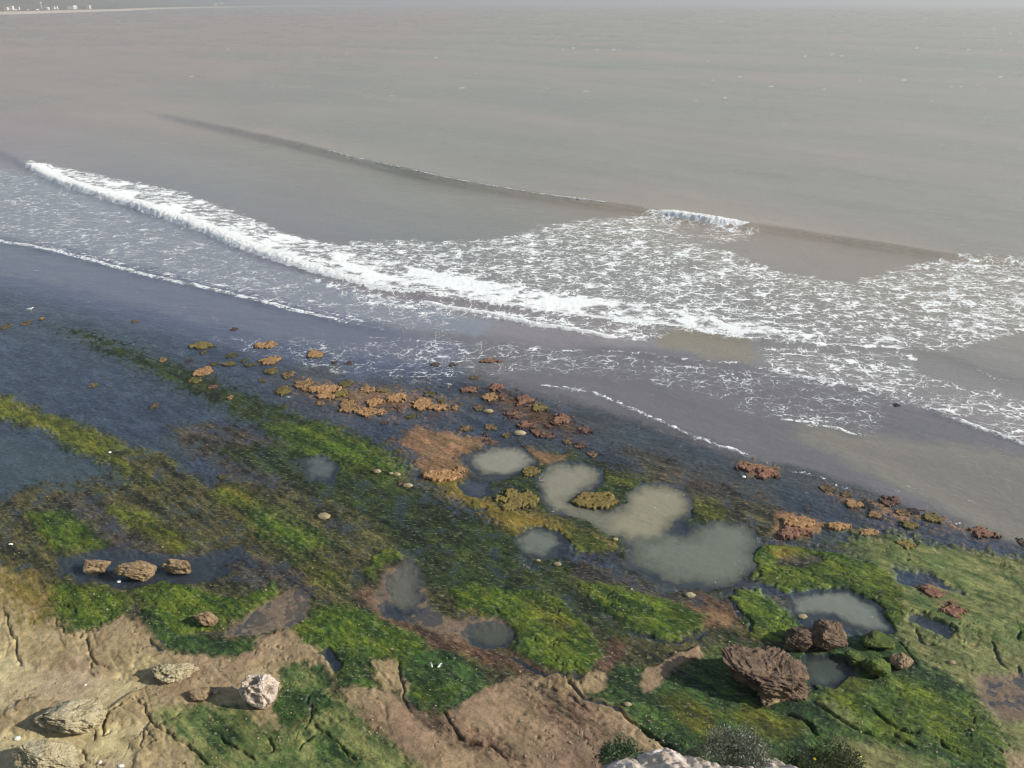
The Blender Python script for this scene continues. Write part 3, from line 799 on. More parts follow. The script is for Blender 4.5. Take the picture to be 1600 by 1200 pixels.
# rows run from the foreground out to the horizon
wy = np.concatenate([np.arange(1110, 40, -2.5), np.arange(40, 9, -1.0), HOR + 2.5 * 0.72 ** np.arange(1, 12)])
wx = np.concatenate([np.linspace(-700, -165, 60), np.arange(-160, 1762, 2.6), np.linspace(1770, 2300, 60)])
WPX, WPY = np.meshgrid(wx, wy)
WX, WY = unp(WPX.ravel(), WPY.ravel())
se_h, se_f, se_T, se_c = sea_fields(WX, WY)
wf = grid_faces(len(wy), len(wx))
# keep the sheet only where water stands: not over ground well above it
gz = ground_z(WX, WY); gz = np.where(WPY.ravel() < 372, -1, gz)
keep = (gz[wf] < se_h[wf] + .12).any(1)
cx_, cy_ = WPX.ravel()[wf].mean(1), WPY.ravel()[wf].mean(1)
co_w = np.stack([WX, WY, se_h], 1)


def inside_px(x, y, pts):
    return seg_dist(x, y, pts, True)[1]


POOLS = [  # standing pools cut off from the sea
    [(700, 695), (780, 690), (845, 705), (845, 745), (790, 760), (775, 782), (705, 782), (700, 740)],
    [(840, 718), (900, 712), (950, 730), (1030, 748), (1095, 770), (1140, 806), (1200, 830), (1196, 890), (1165, 925), (1100, 932), (1020, 922), (975, 885), (960, 850), (900, 815), (850, 805), (838, 770)],
    [(795, 838), (830, 820), (880, 822), (896, 845), (892, 868), (850, 878), (812, 870)],
    [(1200, 920), (1300, 910), (1360, 925), (1405, 985), (1360, 995), (1290, 975), (1220, 968)],
    [(1245, 1024), (1290, 1016), (1345, 1026), (1345, 1055), (1300, 1080), (1255, 1072)],
    [(565, 930), (600, 880), (645, 868), (675, 930), (730, 962), (800, 962), (812, 1005), (780, 1022), (720, 1018), (640, 980), (580, 965)],
    [(460, 712), (500, 704), (535, 722), (528, 752), (490, 756), (465, 740)],
    [(340, 995), (430, 925), (470, 910), (496, 945), (480, 975), (420, 1000)],
]
pool_id = np.full(len(wf), -1)
for k, pts in enumerate(POOLS):
    pool_id[inside_px(cx_, cy_, pts)] = k
sel = keep & (pool_id < 0)
a = compact(co_w, wf[sel], se_f, se_T, se_c)
tag(mesh_np('sea', a[0], a[1], WATER_MAT, {'silt_sky': a[4]}, {'foam': a[2], 'silt_sky_load': a[3]}), kind='structure')
for k in range(len(POOLS)):
    sel = keep & (pool_id == k)
    if sel.sum() < 4: continue
    a = compact(co_w, wf[sel], se_f, se_T, se_c)
    tag(mesh_np('tide_pool_water', a[0], a[1], WATER_MAT, {'silt_sky': a[4]}, {'foam': a[2], 'silt_sky_load': a[3]}), kind='structure')

# the shore mesh, left out where the silty sea hides the bottom
i_, w_ = Field(GX, GY).poly([(-700, 360), (0, 378), (230, 415), (520, 485), (800, 530), (1060, 556), (1400, 620), (1600, 690), (2300, 860), (2300, 300), (-700, 300)], 4, warp=False)
hid = np.zeros(len(GX), bool); hid[i_] = w_ > .5
sf = grid_faces(len(ys), len(xs))[:, ::-1]
sf = sf[~hid[sf].all(1)]
a = compact(np.stack([GX, GY, sh_h], 1), sf, sh_col, sh_st)
tag(mesh_np('rocky_shore', a[0], a[1], SHORE_MAT, {'albedo': a[2]}, {'strand': a[3]}), kind='structure')


# the lumpy white water of the two breakers
def foam_material():
    m = NT('white_water')
    pos = m.pos()
    n1 = m.noise(pos, 3.0, 5, .7).outputs[0]
    bump = m.n('Bump', {'Height': n1, 'Strength': .7, 'Distance': .35})
    c = m.mix(m.rng(n1, .35, .65), (.70, .72, .72), (.90, .91, .90))
    b = m.n('BsdfPrincipled', {'Base Color': c, 'Roughness': .8, 'Normal': bump.outputs[0]})
    return m.end(b.outputs[0])


FOAM_MAT = foam_material()


def lace_material():
    m = NT('thin_foam')
    pos = m.pos()
    n = m.noise(pos, 2.4, 5, .7, .6).outputs[0]; n2 = m.noise(pos, .5, 3, .6).outputs[0]
    a = m.rng(m.math('ADD', m.math('MULTIPLY', n, .65), m.math('MULTIPLY', n2, .35)), .43, .54, .0, .92)
    d = m.n('BsdfDiffuse', {'Color': (.86, .88, .88, 1)}).outputs[0]; t = m.n('BsdfTransparent').outputs[0]
    return m.end(m.n('MixShader', {0: a, 1: t, 2: d}).outputs[0])


LACE_MAT = lace_material()


def surf(px_pts, front, back, hgt, label, t0=0.06, t1=.94, seed=0, off=.17, ba=.22, wb=1.0, bf=1.0, mat=None, lum=0.0):
    p = smooth(px_pts, 8); x, y = unp(p[:, 0], p[:, 1])
    s = np.concatenate([[0], np.cumsum(np.hypot(np.diff(x), np.diff(y)))])
    n = int(s[-1] / .16); q = np.linspace(0, s[-1], n)
    x = np.interp(q, s, x); y = np.interp(q, s, y)
    tx, ty = np.gradient(x), np.gradient(y); l = np.hypot(tx, ty); nx, ny = -ty / l, tx / l
    if ny.mean() < 0: nx, ny = -nx, -ny                       # seaward
    tt = np.concatenate([np.arange(-front, 0, .13), np.arange(0, back, .2)])
    wob = .7 * fbm(q * .12, q * 0 + seed, 3, 7) + .3 * fbm(q * .6, q * 0 + seed, 2, 8)
    wob = wob * wb
    X = x[:, None] + nx[:, None] * (tt[None] + wob[:, None]); Y = y[:, None] + ny[:, None] * (tt[None] + wob[:, None])
    hs = sea_fields(X.ravel(), Y.ravel(), False).reshape(X.shape)
    e = sstep(0, t0, q / s[-1]) * sstep(1, t1, q / s[-1])
    env = np.where(tt < 0, sstep(-front, -front * .25, tt), sstep(back, 0, tt))[None] * e[:, None]
    big = np.abs(fbm(X * .55, Y * .55, 2, 131 + seed)); sm = np.abs(fbm(X * 1.9, Y * 1.9, 3, 137 + seed))
    brk = fbm(X * .25 * bf, Y * .6 * bf, 3, 141 + seed)
    z = hs + env * hgt * (.75 - .5 * lum + (.45 + 1.1 * lum) * big + (.55 + .7 * lum) * sm) + ba * brk * env - off * (1 + .8 * brk)
    co = np.stack([X.ravel(), Y.ravel(), z.ravel()], 1)
    fc = grid_faces(*X.shape)[:, ::-1]
    up = (z - hs).ravel() > -.3 * off
    fc = fc[up[fc].any(1)]
    co, fc = compact(co, fc)
    o = mesh_np('breaking_wave_foam' if mat is None else 'swash_foam', co, fc, mat or FOAM_MAT)
    tag(o, label, 'foam', kind='stuff')


surf([p for p in CREST1 if 30 < p[0] < 1080], 1.9, 4.6, .6, 'long white foam roller of the nearer breaking wave', .04, .45)
surf([(1012, 333), (1060, 341), (1110, 350), (1160, 356), (1204, 360)], 2.4, 6.0, .46, 'short white foam cap on the crest of the farther swell', .3, .5, 3, ba=.3, wb=1.2, lum=.35)
surf([(640, 470), (720, 484), (850, 508), (984, 531)], .7, 1.4, .38, 'thin white bore line running up in front of the roller', .1, .9, 5)
surf([(-150, 351), (0, 378), (60, 388), (130, 405), (230, 431), (330, 453), (430, 478), (520, 500), (600, 516), (650, 526)], .4, 1.3, .13, 'long thin foam edge of the swash on the left', .02, .8, 7, off=.055, ba=.12, wb=.9, bf=1.6, mat=LACE_MAT)
surf([(1165, 571), (1260, 590), (1340, 609), (1402, 629)], .35, 1.0, .13, 'foam edge of the swash on the right, upper one', .2, .7, 9, off=.06, ba=.14, wb=1.2, bf=2, mat=LACE_MAT)
surf([(1462, 646), (1530, 670), (1600, 695), (1700, 730)], .35, 1.0, .13, 'foam edge of the swash running out at the right edge', .2, .95, 11, off=.06, ba=.14, wb=1.2, bf=2, mat=LACE_MAT)
surf([(1190, 650), (1290, 667), (1368, 685)], .25, .8, .11, 'short lacy foam edge above the sandy shallows', .3, .7, 13, off=.06, ba=.14, wb=1.2, bf=2.4, mat=LACE_MAT)
surf([(826, 601), (920, 613), (1000, 646), (1080, 680), (1150, 705), (1212, 726)], .25, .7, .10, 'broken foam thread along the dark water at centre right', .1, .85, 15, off=.065, ba=.20, wb=1.4, bf=3.0, mat=LACE_MAT)
surf([(495, 237), (530, 246), (620, 268), (700, 286), (780, 300), (850, 311), (930, 322), (1012, 333)], .3, .6, .13, 'thin broken white lip along the crest of the farther swell', .1, .9, 17, off=.11, ba=.34, wb=.12, bf=.5, mat=LACE_MAT)

# ------------------------------------------------------------------ far coast, hills and town across the bay
def elev_tan(row):
    return math.tan(math.atan((600 - row) / F) - P)


COAST = [(-700, 33), (-400, 30), (-200, 26.5), (0, 23.3), (40, 22.4), (100, 20.4), (185, 17.8), (240, 15.0), (300, 13.2), (400, 10.9), (500, 9.6), (600, 8.9), (700, 8.4), (880, 8.0)]
HILL = [(-700, -70), (-200, -50), (0, -40), (250, -30), (430, -20), (560, -6), (640, 1.0), (760, 3.6), (880, 6.6)]


def land_material():
    m = NT('far_land')
    pos = m.pos()
    n = m.noise(pos, .004, 4, .6).outputs[0]; n2 = m.noise(pos, .03, 3, .6).outputs[0]
    c = m.mix(m.rng(n, .35, .65), tuple(lin((128, 116, 100))), tuple(lin((92, 92, 82))))
    c = m.mix(m.rng(n2, .5, .7, 0, .5), c, tuple(lin((74, 80, 64))))
    c = m.mix(m.attr('beach'), c, tuple(lin((206, 194, 178))))
    return m.end(m.n('BsdfPrincipled', {'Base Color': c, 'Roughness': .95}).outputs[0])


KS = [1.0, 1.015, 1.05, 1.10, 1.16, 1.25, 1.4, 1.7, 2.2, 2.8, 3.6]
RW = [0, 1.0, 4.5, 6.0, 8.0, 10.0, 12.0]                       # rows above the water line at the coast's near end
lp = np.linspace(-700, 880, 240)
lyc = np.interp(lp, *np.array(COAST).T); lhr = np.interp(lp, *np.array(HILL).T)
lco = []; lbe = []


def land_pt(px, yc, hr, k, j):
    cx = (px - 800) / F; dn = CP + (600 - yc) / F * SP
    D = H / -elev_tan(yc)
    s_ = max((yc - 4.0) / 19.0, .12)
    if j < len(RW): row = yc - RW[j] * s_
    else:
        r0 = yc - RW[-1] * s_; u = (j - len(RW) + 1) / (len(KS) - len(RW))
        row = r0 + (min(hr, r0 - .3) - r0) * (u if u < .8 else .8 + (u - .8) * .2)
    Yk = D * k
    z = H + Yk * elev_tan(row)
    return cx / dn * Yk, Yk, z


for q_, (a_, b_, c_) in enumerate(zip(lp, lyc, lhr)):
    for j, k in enumerate(KS):
        x, y, z = land_pt(a_, b_, c_, k, j)
        rough = (.12 * math.sin(a_ * .021 + j) + .22 * perlin(np.array([a_ * .02]), np.array([j * .9]), 3)[0]) if j >= 6 else 0
        lco.append((x, y, max(z * (1 + rough), .0 if j else -.5)))
        lbe.append(1.0 if 1 <= j <= 2 else .0)
land = mesh_np('far_coast', np.array(lco), grid_faces(len(lp), len(KS))[:, ::-1], land_material(), None, {'beach': np.array(lbe)})
tag(land, kind='structure')


def plain_mat(name, c, rough=.8, var=.12, scale=3.0):
    m = NT(name)
    n = m.noise(m.n('TexCoord').outputs['Object'], scale, 4, .6).outputs[0]
    col = lin(c)
    cc = m.mix(n, tuple(np.clip(col * (1 - var), 0, 1)), tuple(np.clip(col * (1 + var), 0, 1)))
    return m.end(m.n('BsdfPrincipled', {'Base Color': cc, 'Roughness': rough}).outputs[0])


WALL_M = plain_mat('white_render', (224, 219, 212)); ROOF_M = plain_mat('flat_roof', (214, 206, 196)); WIN_M = plain_mat('window_dark', (60, 62, 66))


def box_mesh(name, x0, x1, y0, y1, z0, z1):
    co = np.array([(x, y, z) for z in (z0, z1) for y in (y0, y1) for x in (x0, x1)])
    fc = np.array([(0, 2, 3, 1), (4, 5, 7, 6), (0, 1, 5, 4), (2, 6, 7, 3), (0, 4, 6, 2), (1, 3, 7, 5)])
    return co, fc


HOUSES = [  # column, row of base, width px, height px, label
    (11, 14.5, 4.5, 2.8, 'white block leftmost of the bright buildings on the far shore'),
    (19, 13.0, 5.0, 3.0, 'white block set slightly higher, second bright building from the left'),
    (24, 16.4, 3.6, 2.0, 'small low white building close to the far beach, left end of town'),
    (31, 13.2, 2.2, 2.0, 'tiny lone white house right of the leftmost far blocks'),
    (43, 16.4, 3.2, 1.8, 'small white hut at left end of the long low white building'),
    (52, 16.4, 11.0, 2.0, 'long low white building along the far beach front'),
    (60, 16.4, 2.2, 1.8, 'small white hut at right end of the long low white building'),
    (73.5, 16.0, 5.2, 4.2, 'tall square white building, brightest on the far shore'),
    (85, 12.4, 3.0, 2.0, 'dim pale house right of the tall square white building'),
    (90, 12.0, 2.6, 2.0, 'dim pale house, second one right of the tall square building'),
    (112, 10.6, 9.0, 2.0, 'long dim pale building on the slope above far shore'),
    (120, 10.2, 2.4, 1.8, 'small pale house at right end of the dim long building'),
    (139, 13.0, 4.6, 3.8, 'white building standing alone at right end of the far town'),
    (335, 6.4, 5.0, 1.6, 'left of two white specks of buildings far along the coast'),
    (345, 5.2, 6.0, 1.6, 'right of two white specks of buildings far along the coast'),
]


def house(px, row, w, h, label, tower=False):
    yc = np.interp(px, *np.array(COAST).T); D0 = H / -elev_tan(yc)
    k = 1.13; Yk = D0 * k; s_ = math.hypot(Yk, H) / F * 1.0 / CP * .9
    z = H + Yk * elev_tan(row)
    dn = CP + (600 - yc) / F * SP
    x = (px - 800) / F / dn * Yk
    W, Hh = w * s_, h * s_
    root = bpy.data.objects.new('white_building' if not tower else 'water_tower', None); C.objects.link(root)
    root.location = (x, Yk, z); root.empty_display_size = W
    if tower:
        co, fc = box_mesh('', -W * .3, W * .3, -W * .3, W * .3, -10, Hh * .7); mesh_np('shaft', co, fc, ROOF_M, smooth_shade=False, parent=root)
        co, fc = box_mesh('', -W * .7, W * .7, -W * .7, W * .7, Hh * .7, Hh); mesh_np('tank', co, fc, ROOF_M, smooth_shade=False, parent=root)
        tag(root, label, 'tower'); return
    d = min(W, 16 * s_ / s_ + W * .3)
    co, fc = box_mesh('', -W / 2, W / 2, 0, d, -12, Hh * .92); mesh_np('wall', co, fc, WALL_M, smooth_shade=False, parent=root)
    co, fc = box_mesh('', -W * .53, W * .53, -W * .03, d + W * .03, Hh * .92, Hh); mesh_np('roof', co, fc, ROOF_M, smooth_shade=False, parent=root)
    nwin = max(2, int(w))
    for j in range(nwin):
        u = -W / 2 + W * (j + .5) / nwin
        co, fc = box_mesh('', u - W / nwin * .16, u + W / nwin * .16, -.4, .2, Hh * .35, Hh * .6); mesh_np('window', co, fc, WIN_M, smooth_shade=False, parent=root)
    tag(root, label, 'building', 'buildings of the far town')


for hs_ in HOUSES: house(*hs_)
house(67, 11.0, 1.6, 6.5, 'thin dim water tower above the far town', True)

# ------------------------------------------------------------------ boulders and rocks
_ico = {}


def ico(n):
    if n not in _ico:
        bm = bmesh.new(); bmesh.ops.create_icosphere(bm, subdivisions=n, radius=1)
        bm.verts.ensure_lookup_table()
        _ico[n] = (np.array([v.co[:] for v in bm.verts]), np.array([[v.index for v in f.verts] for f in bm.faces])); bm.free()
    return _ico[n]


def rock_material(name, top, mid, dark, low=None, scale=1.0):
    m = NT(name)
    pos = m.pos()
    n1 = m.noise(pos, 1.6 * scale, 4, .6).outputs[0]; n2 = m.noise(pos, 7 * scale, 4, .65).outputs[0]; n3 = m.noise(pos, 3.4 * scale, 3, .6).outputs[0]
    c = m.mix(m.rng(n1, .36, .64), tuple(lin(top)), tuple(lin(mid)))
    c = m.mix(m.rng(n3, .56, .68, 0, .75), c, tuple(lin(dark)))
    v = m.rng(n2, .25, .75, .72, 1.28, 'LINEAR')
    c = m.mix(1.0, c, m.n('CombineColor', {0: v, 1: v, 2: v}).outputs[0], 'MULTIPLY')
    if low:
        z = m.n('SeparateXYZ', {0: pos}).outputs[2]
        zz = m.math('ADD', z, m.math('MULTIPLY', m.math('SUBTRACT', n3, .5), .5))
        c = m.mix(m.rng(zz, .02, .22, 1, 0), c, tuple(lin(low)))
    bump = m.n('Bump', {'Height': n2, 'Strength': .9, 'Distance': .12})
    return m.end(m.n('BsdfPrincipled', {'Base Color': c, 'Roughness': .9, 'Normal': bump.outputs[0]}).outputs[0])


RM = {
    'grey': rock_material('pitted_pale_stone', (204, 192, 180), (182, 166, 150), (120, 104, 92)),
    'tan': rock_material('pitted_tan_stone', (182, 172, 142), (158, 146, 116), (100, 88, 64)),
    'brown': rock_material('brown_weathered_stone', (160, 138, 106), (126, 106, 80), (80, 64, 48)),
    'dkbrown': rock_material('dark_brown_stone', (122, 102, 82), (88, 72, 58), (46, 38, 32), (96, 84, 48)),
    'moss': rock_material('weed_covered_stone', (92, 106, 38), (62, 82, 34), (74, 60, 40)),
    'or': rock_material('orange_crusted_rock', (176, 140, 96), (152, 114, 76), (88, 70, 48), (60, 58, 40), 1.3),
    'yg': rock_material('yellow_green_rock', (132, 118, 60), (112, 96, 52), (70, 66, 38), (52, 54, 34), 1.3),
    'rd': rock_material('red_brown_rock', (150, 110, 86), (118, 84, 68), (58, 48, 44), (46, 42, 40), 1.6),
    'pl': rock_material('pale_stone', (168, 156, 124), (140, 128, 100), (128, 116, 92)),
    'wt': rock_material('white_stone', (240, 240, 236), (226, 226, 222), (190, 188, 182)),
    'dk': rock_material('dark_wet_rock', (50, 46, 44), (38, 36, 36), (24, 24, 24)),
}


def boulder(name, x0, x1, y0, y1, mat, label, sub=5, pits=70, pitd=.13, seed=0, rough=.22, dfac=.75, flat=.8, hmin=.45, cat='boulder', group=None, notch=None, prad=1.0):
    """a rock whose outline in the photograph is the box x0..x1, y0..y1, standing on the ground there"""
    r = np.random.default_rng(seed + 100)
    X0, Y0 = unp((x0 + x1) / 2, y1); X0, Y0 = float(X0), float(Y0)
    s = depth_of(X0, Y0) / F; th = math.atan2(H, math.hypot(X0, Y0))
    W = (x1 - x0) * s; D = W * dfac; Hh = max(((y1 - y0) * s - D * math.sin(th) * .85) / math.cos(th), hmin * W)
    v, fc = ico(sub)
    p = np.sign(v) * np.abs(v) ** flat
    for _ in range(16):                                   # broken faces
        nn = r.normal(size=3); nn /= np.linalg.norm(nn); t = p @ nn
        cut = np.percentile(t, 100) * r.uniform(.62, .9)
        p = p - nn * np.clip(t - cut, 0, None)[:, None] * .92
    p /= np.abs(p).max(0)
    d = v + r.uniform(-50, 50, 3)
    k = 1 + rough * 1.1 * fbm3(d * 1.1, 3, seed) - rough * .9 * (np.abs(fbm3(d * 3.1, 4, seed + 3, .6)) - .2) + rough * .5 * fbm3(d * 9, 3, seed + 5)
    if pits:                                              # steep-walled weathering holes
        c = r.normal(size=(pits, 3)); c /= np.linalg.norm(c, axis=1)[:, None]
        rad = np.where(r.random(pits) < .15, r.uniform(.12, .20, pits), r.uniform(.035, .10, pits)) * prad
        dist = np.arccos(np.clip(v @ c.T, -1, 1)) * (1 + .5 * fbm3(d * 5, 2, seed + 8)[:, None])
        k -= pitd * 9 * (rad * np.clip(1 - (dist / rad) ** 2, 0, 1) ** .6).max(1)
    p = p * k[:, None] * np.array([W / 2, D / 2, Hh / 2]) / np.median(k)
    lowk = 1 - .30 * np.clip(-p[:, 2] / (Hh / 2), 0, 1)
    p[:, 0] *= lowk; p[:, 1] *= lowk
    if notch:
        p[:, 0] += notch * np.clip(p[:, 2] / Hh, -.5, .5) * W
    p[:, 2] += Hh * .39
    zg = float(np.median(ground_z(np.array([X0, X0 - W / 3, X0 + W / 3]), np.array([Y0 + D / 2] * 3))))
    zg = max(zg, -.12)
    o = mesh_np(name, p, fc, RM[mat])
    o.location = (X0, Y0 + D / 2, zg)
    tag(o, label, cat, group)
    return o


boulder('boulder', 50, 152, 1091, 1160, 'tan', 'large pitted yellowish boulder in the sand at lower left', 7, 170, .14, 1, .16, .62, .72, notch=-.35, prad=1.15)
boulder('boulder', 14, 120, 1163, 1225, 'tan', 'pitted tan boulder cut off by the bottom edge, left corner', 7, 150, .13, 2, .18, .62, .8, notch=-.3, prad=1.15)
boulder('boulder', 233, 302, 1041, 1080, 'tan', 'lumpy tan boulder of two knobs beside the bare sand', 6, 60, .13, 3, .30, .6, .9, notch=-.35, prad=1.9)
boulder('boulder', 292, 330, 1082, 1104, 'brown', 'small flat brown rock in the shadow of the pale pitted boulder', 5, 30, .10, 4, .2, .7, .9)
boulder('boulder', 328, 340, 1080, 1090, 'tan', 'pebble-like small tan rock touching the small flat brown rock', 5, 20, .10, 44, .2, .8, .9)
boulder('boulder', 374, 438, 1049, 1117, 'grey', 'pale grey boulder riddled with deep holes, long dark shadow', 7, 70, .16, 5, .18, .6, .78, notch=-.25, prad=2.1)
boulder('boulder', 306, 340, 954, 984, 'brown', 'small brown holed rock perched on the green slab with round shadow', 6, 60, .15, 6, .30, .6, .9, notch=-.3, prad=1.8)
boulder('boulder', 124, 168, 868, 901, 'brown', 'leftmost of the three brown boulders standing in a row of water', 6, 120, .13, 7, .20, .6, .72, .6, notch=-.2, prad=1.6)
boulder('boulder', 184, 244, 868, 912, 'brown', 'middle and largest of the three brown boulders in a row', 6, 140, .13, 8, .20, .6, .72, .6, notch=-.25, prad=1.5)
boulder('boulder', 254, 302, 870, 901, 'brown', 'rightmost of the three brown boulders in a row, greenish edge', 6, 120, .13, 9, .20, .6, .75, .6, notch=-.2, prad=1.6)
boulder('boulder', 1158, 1272, 1012, 1106, 'dkbrown', 'big dark brown weathered rock with overhang and deep shadow', 7, 260, .14, 10, .34, .75, .62, .45, notch=-.6)
boulder('boulder', 1176, 1266, 1066, 1110, 'brown', 'low tan shelf of stone in front of the big dark overhanging rock', 6, 60, .10, 19, .35, .8, .8, .25)
boulder('boulder', 1228, 1284, 984, 1024, 'dkbrown', 'dark brown rock leaning against the back of the big overhanging rock', 6, 110, .10, 11, .26, .8, .8, .6)
boulder('boulder', 1270, 1328, 974, 1026, 'dkbrown', 'dark angular rock at the near rim of the oval pool', 6, 70, .10, 12, .26, .8, .8, .8)
boulder('boulder', 1352, 1400, 984, 1022, 'moss', 'square green weed-covered block beside the oval pool', 5, 20, .05, 13, .30, .8, .6, .3)
boulder('boulder', 1348, 1392, 1026, 1068, 'moss', 'rounded yellow-green lump of rock below the square green block', 5, 10, .04, 14, .34, .8, .8, .28)
boulder('boulder', 1322, 1352, 1018, 1044, 'moss', 'small dark green lump between the dark angular rock and green lump', 5, 10, .04, 15, .34, .8, .85, .28)
boulder('boulder', 1396, 1432, 1020, 1052, 'brown', 'broken brown rubble stone right of the rounded green lump', 6, 40, .14, 16, .3, .8, .9, .35)

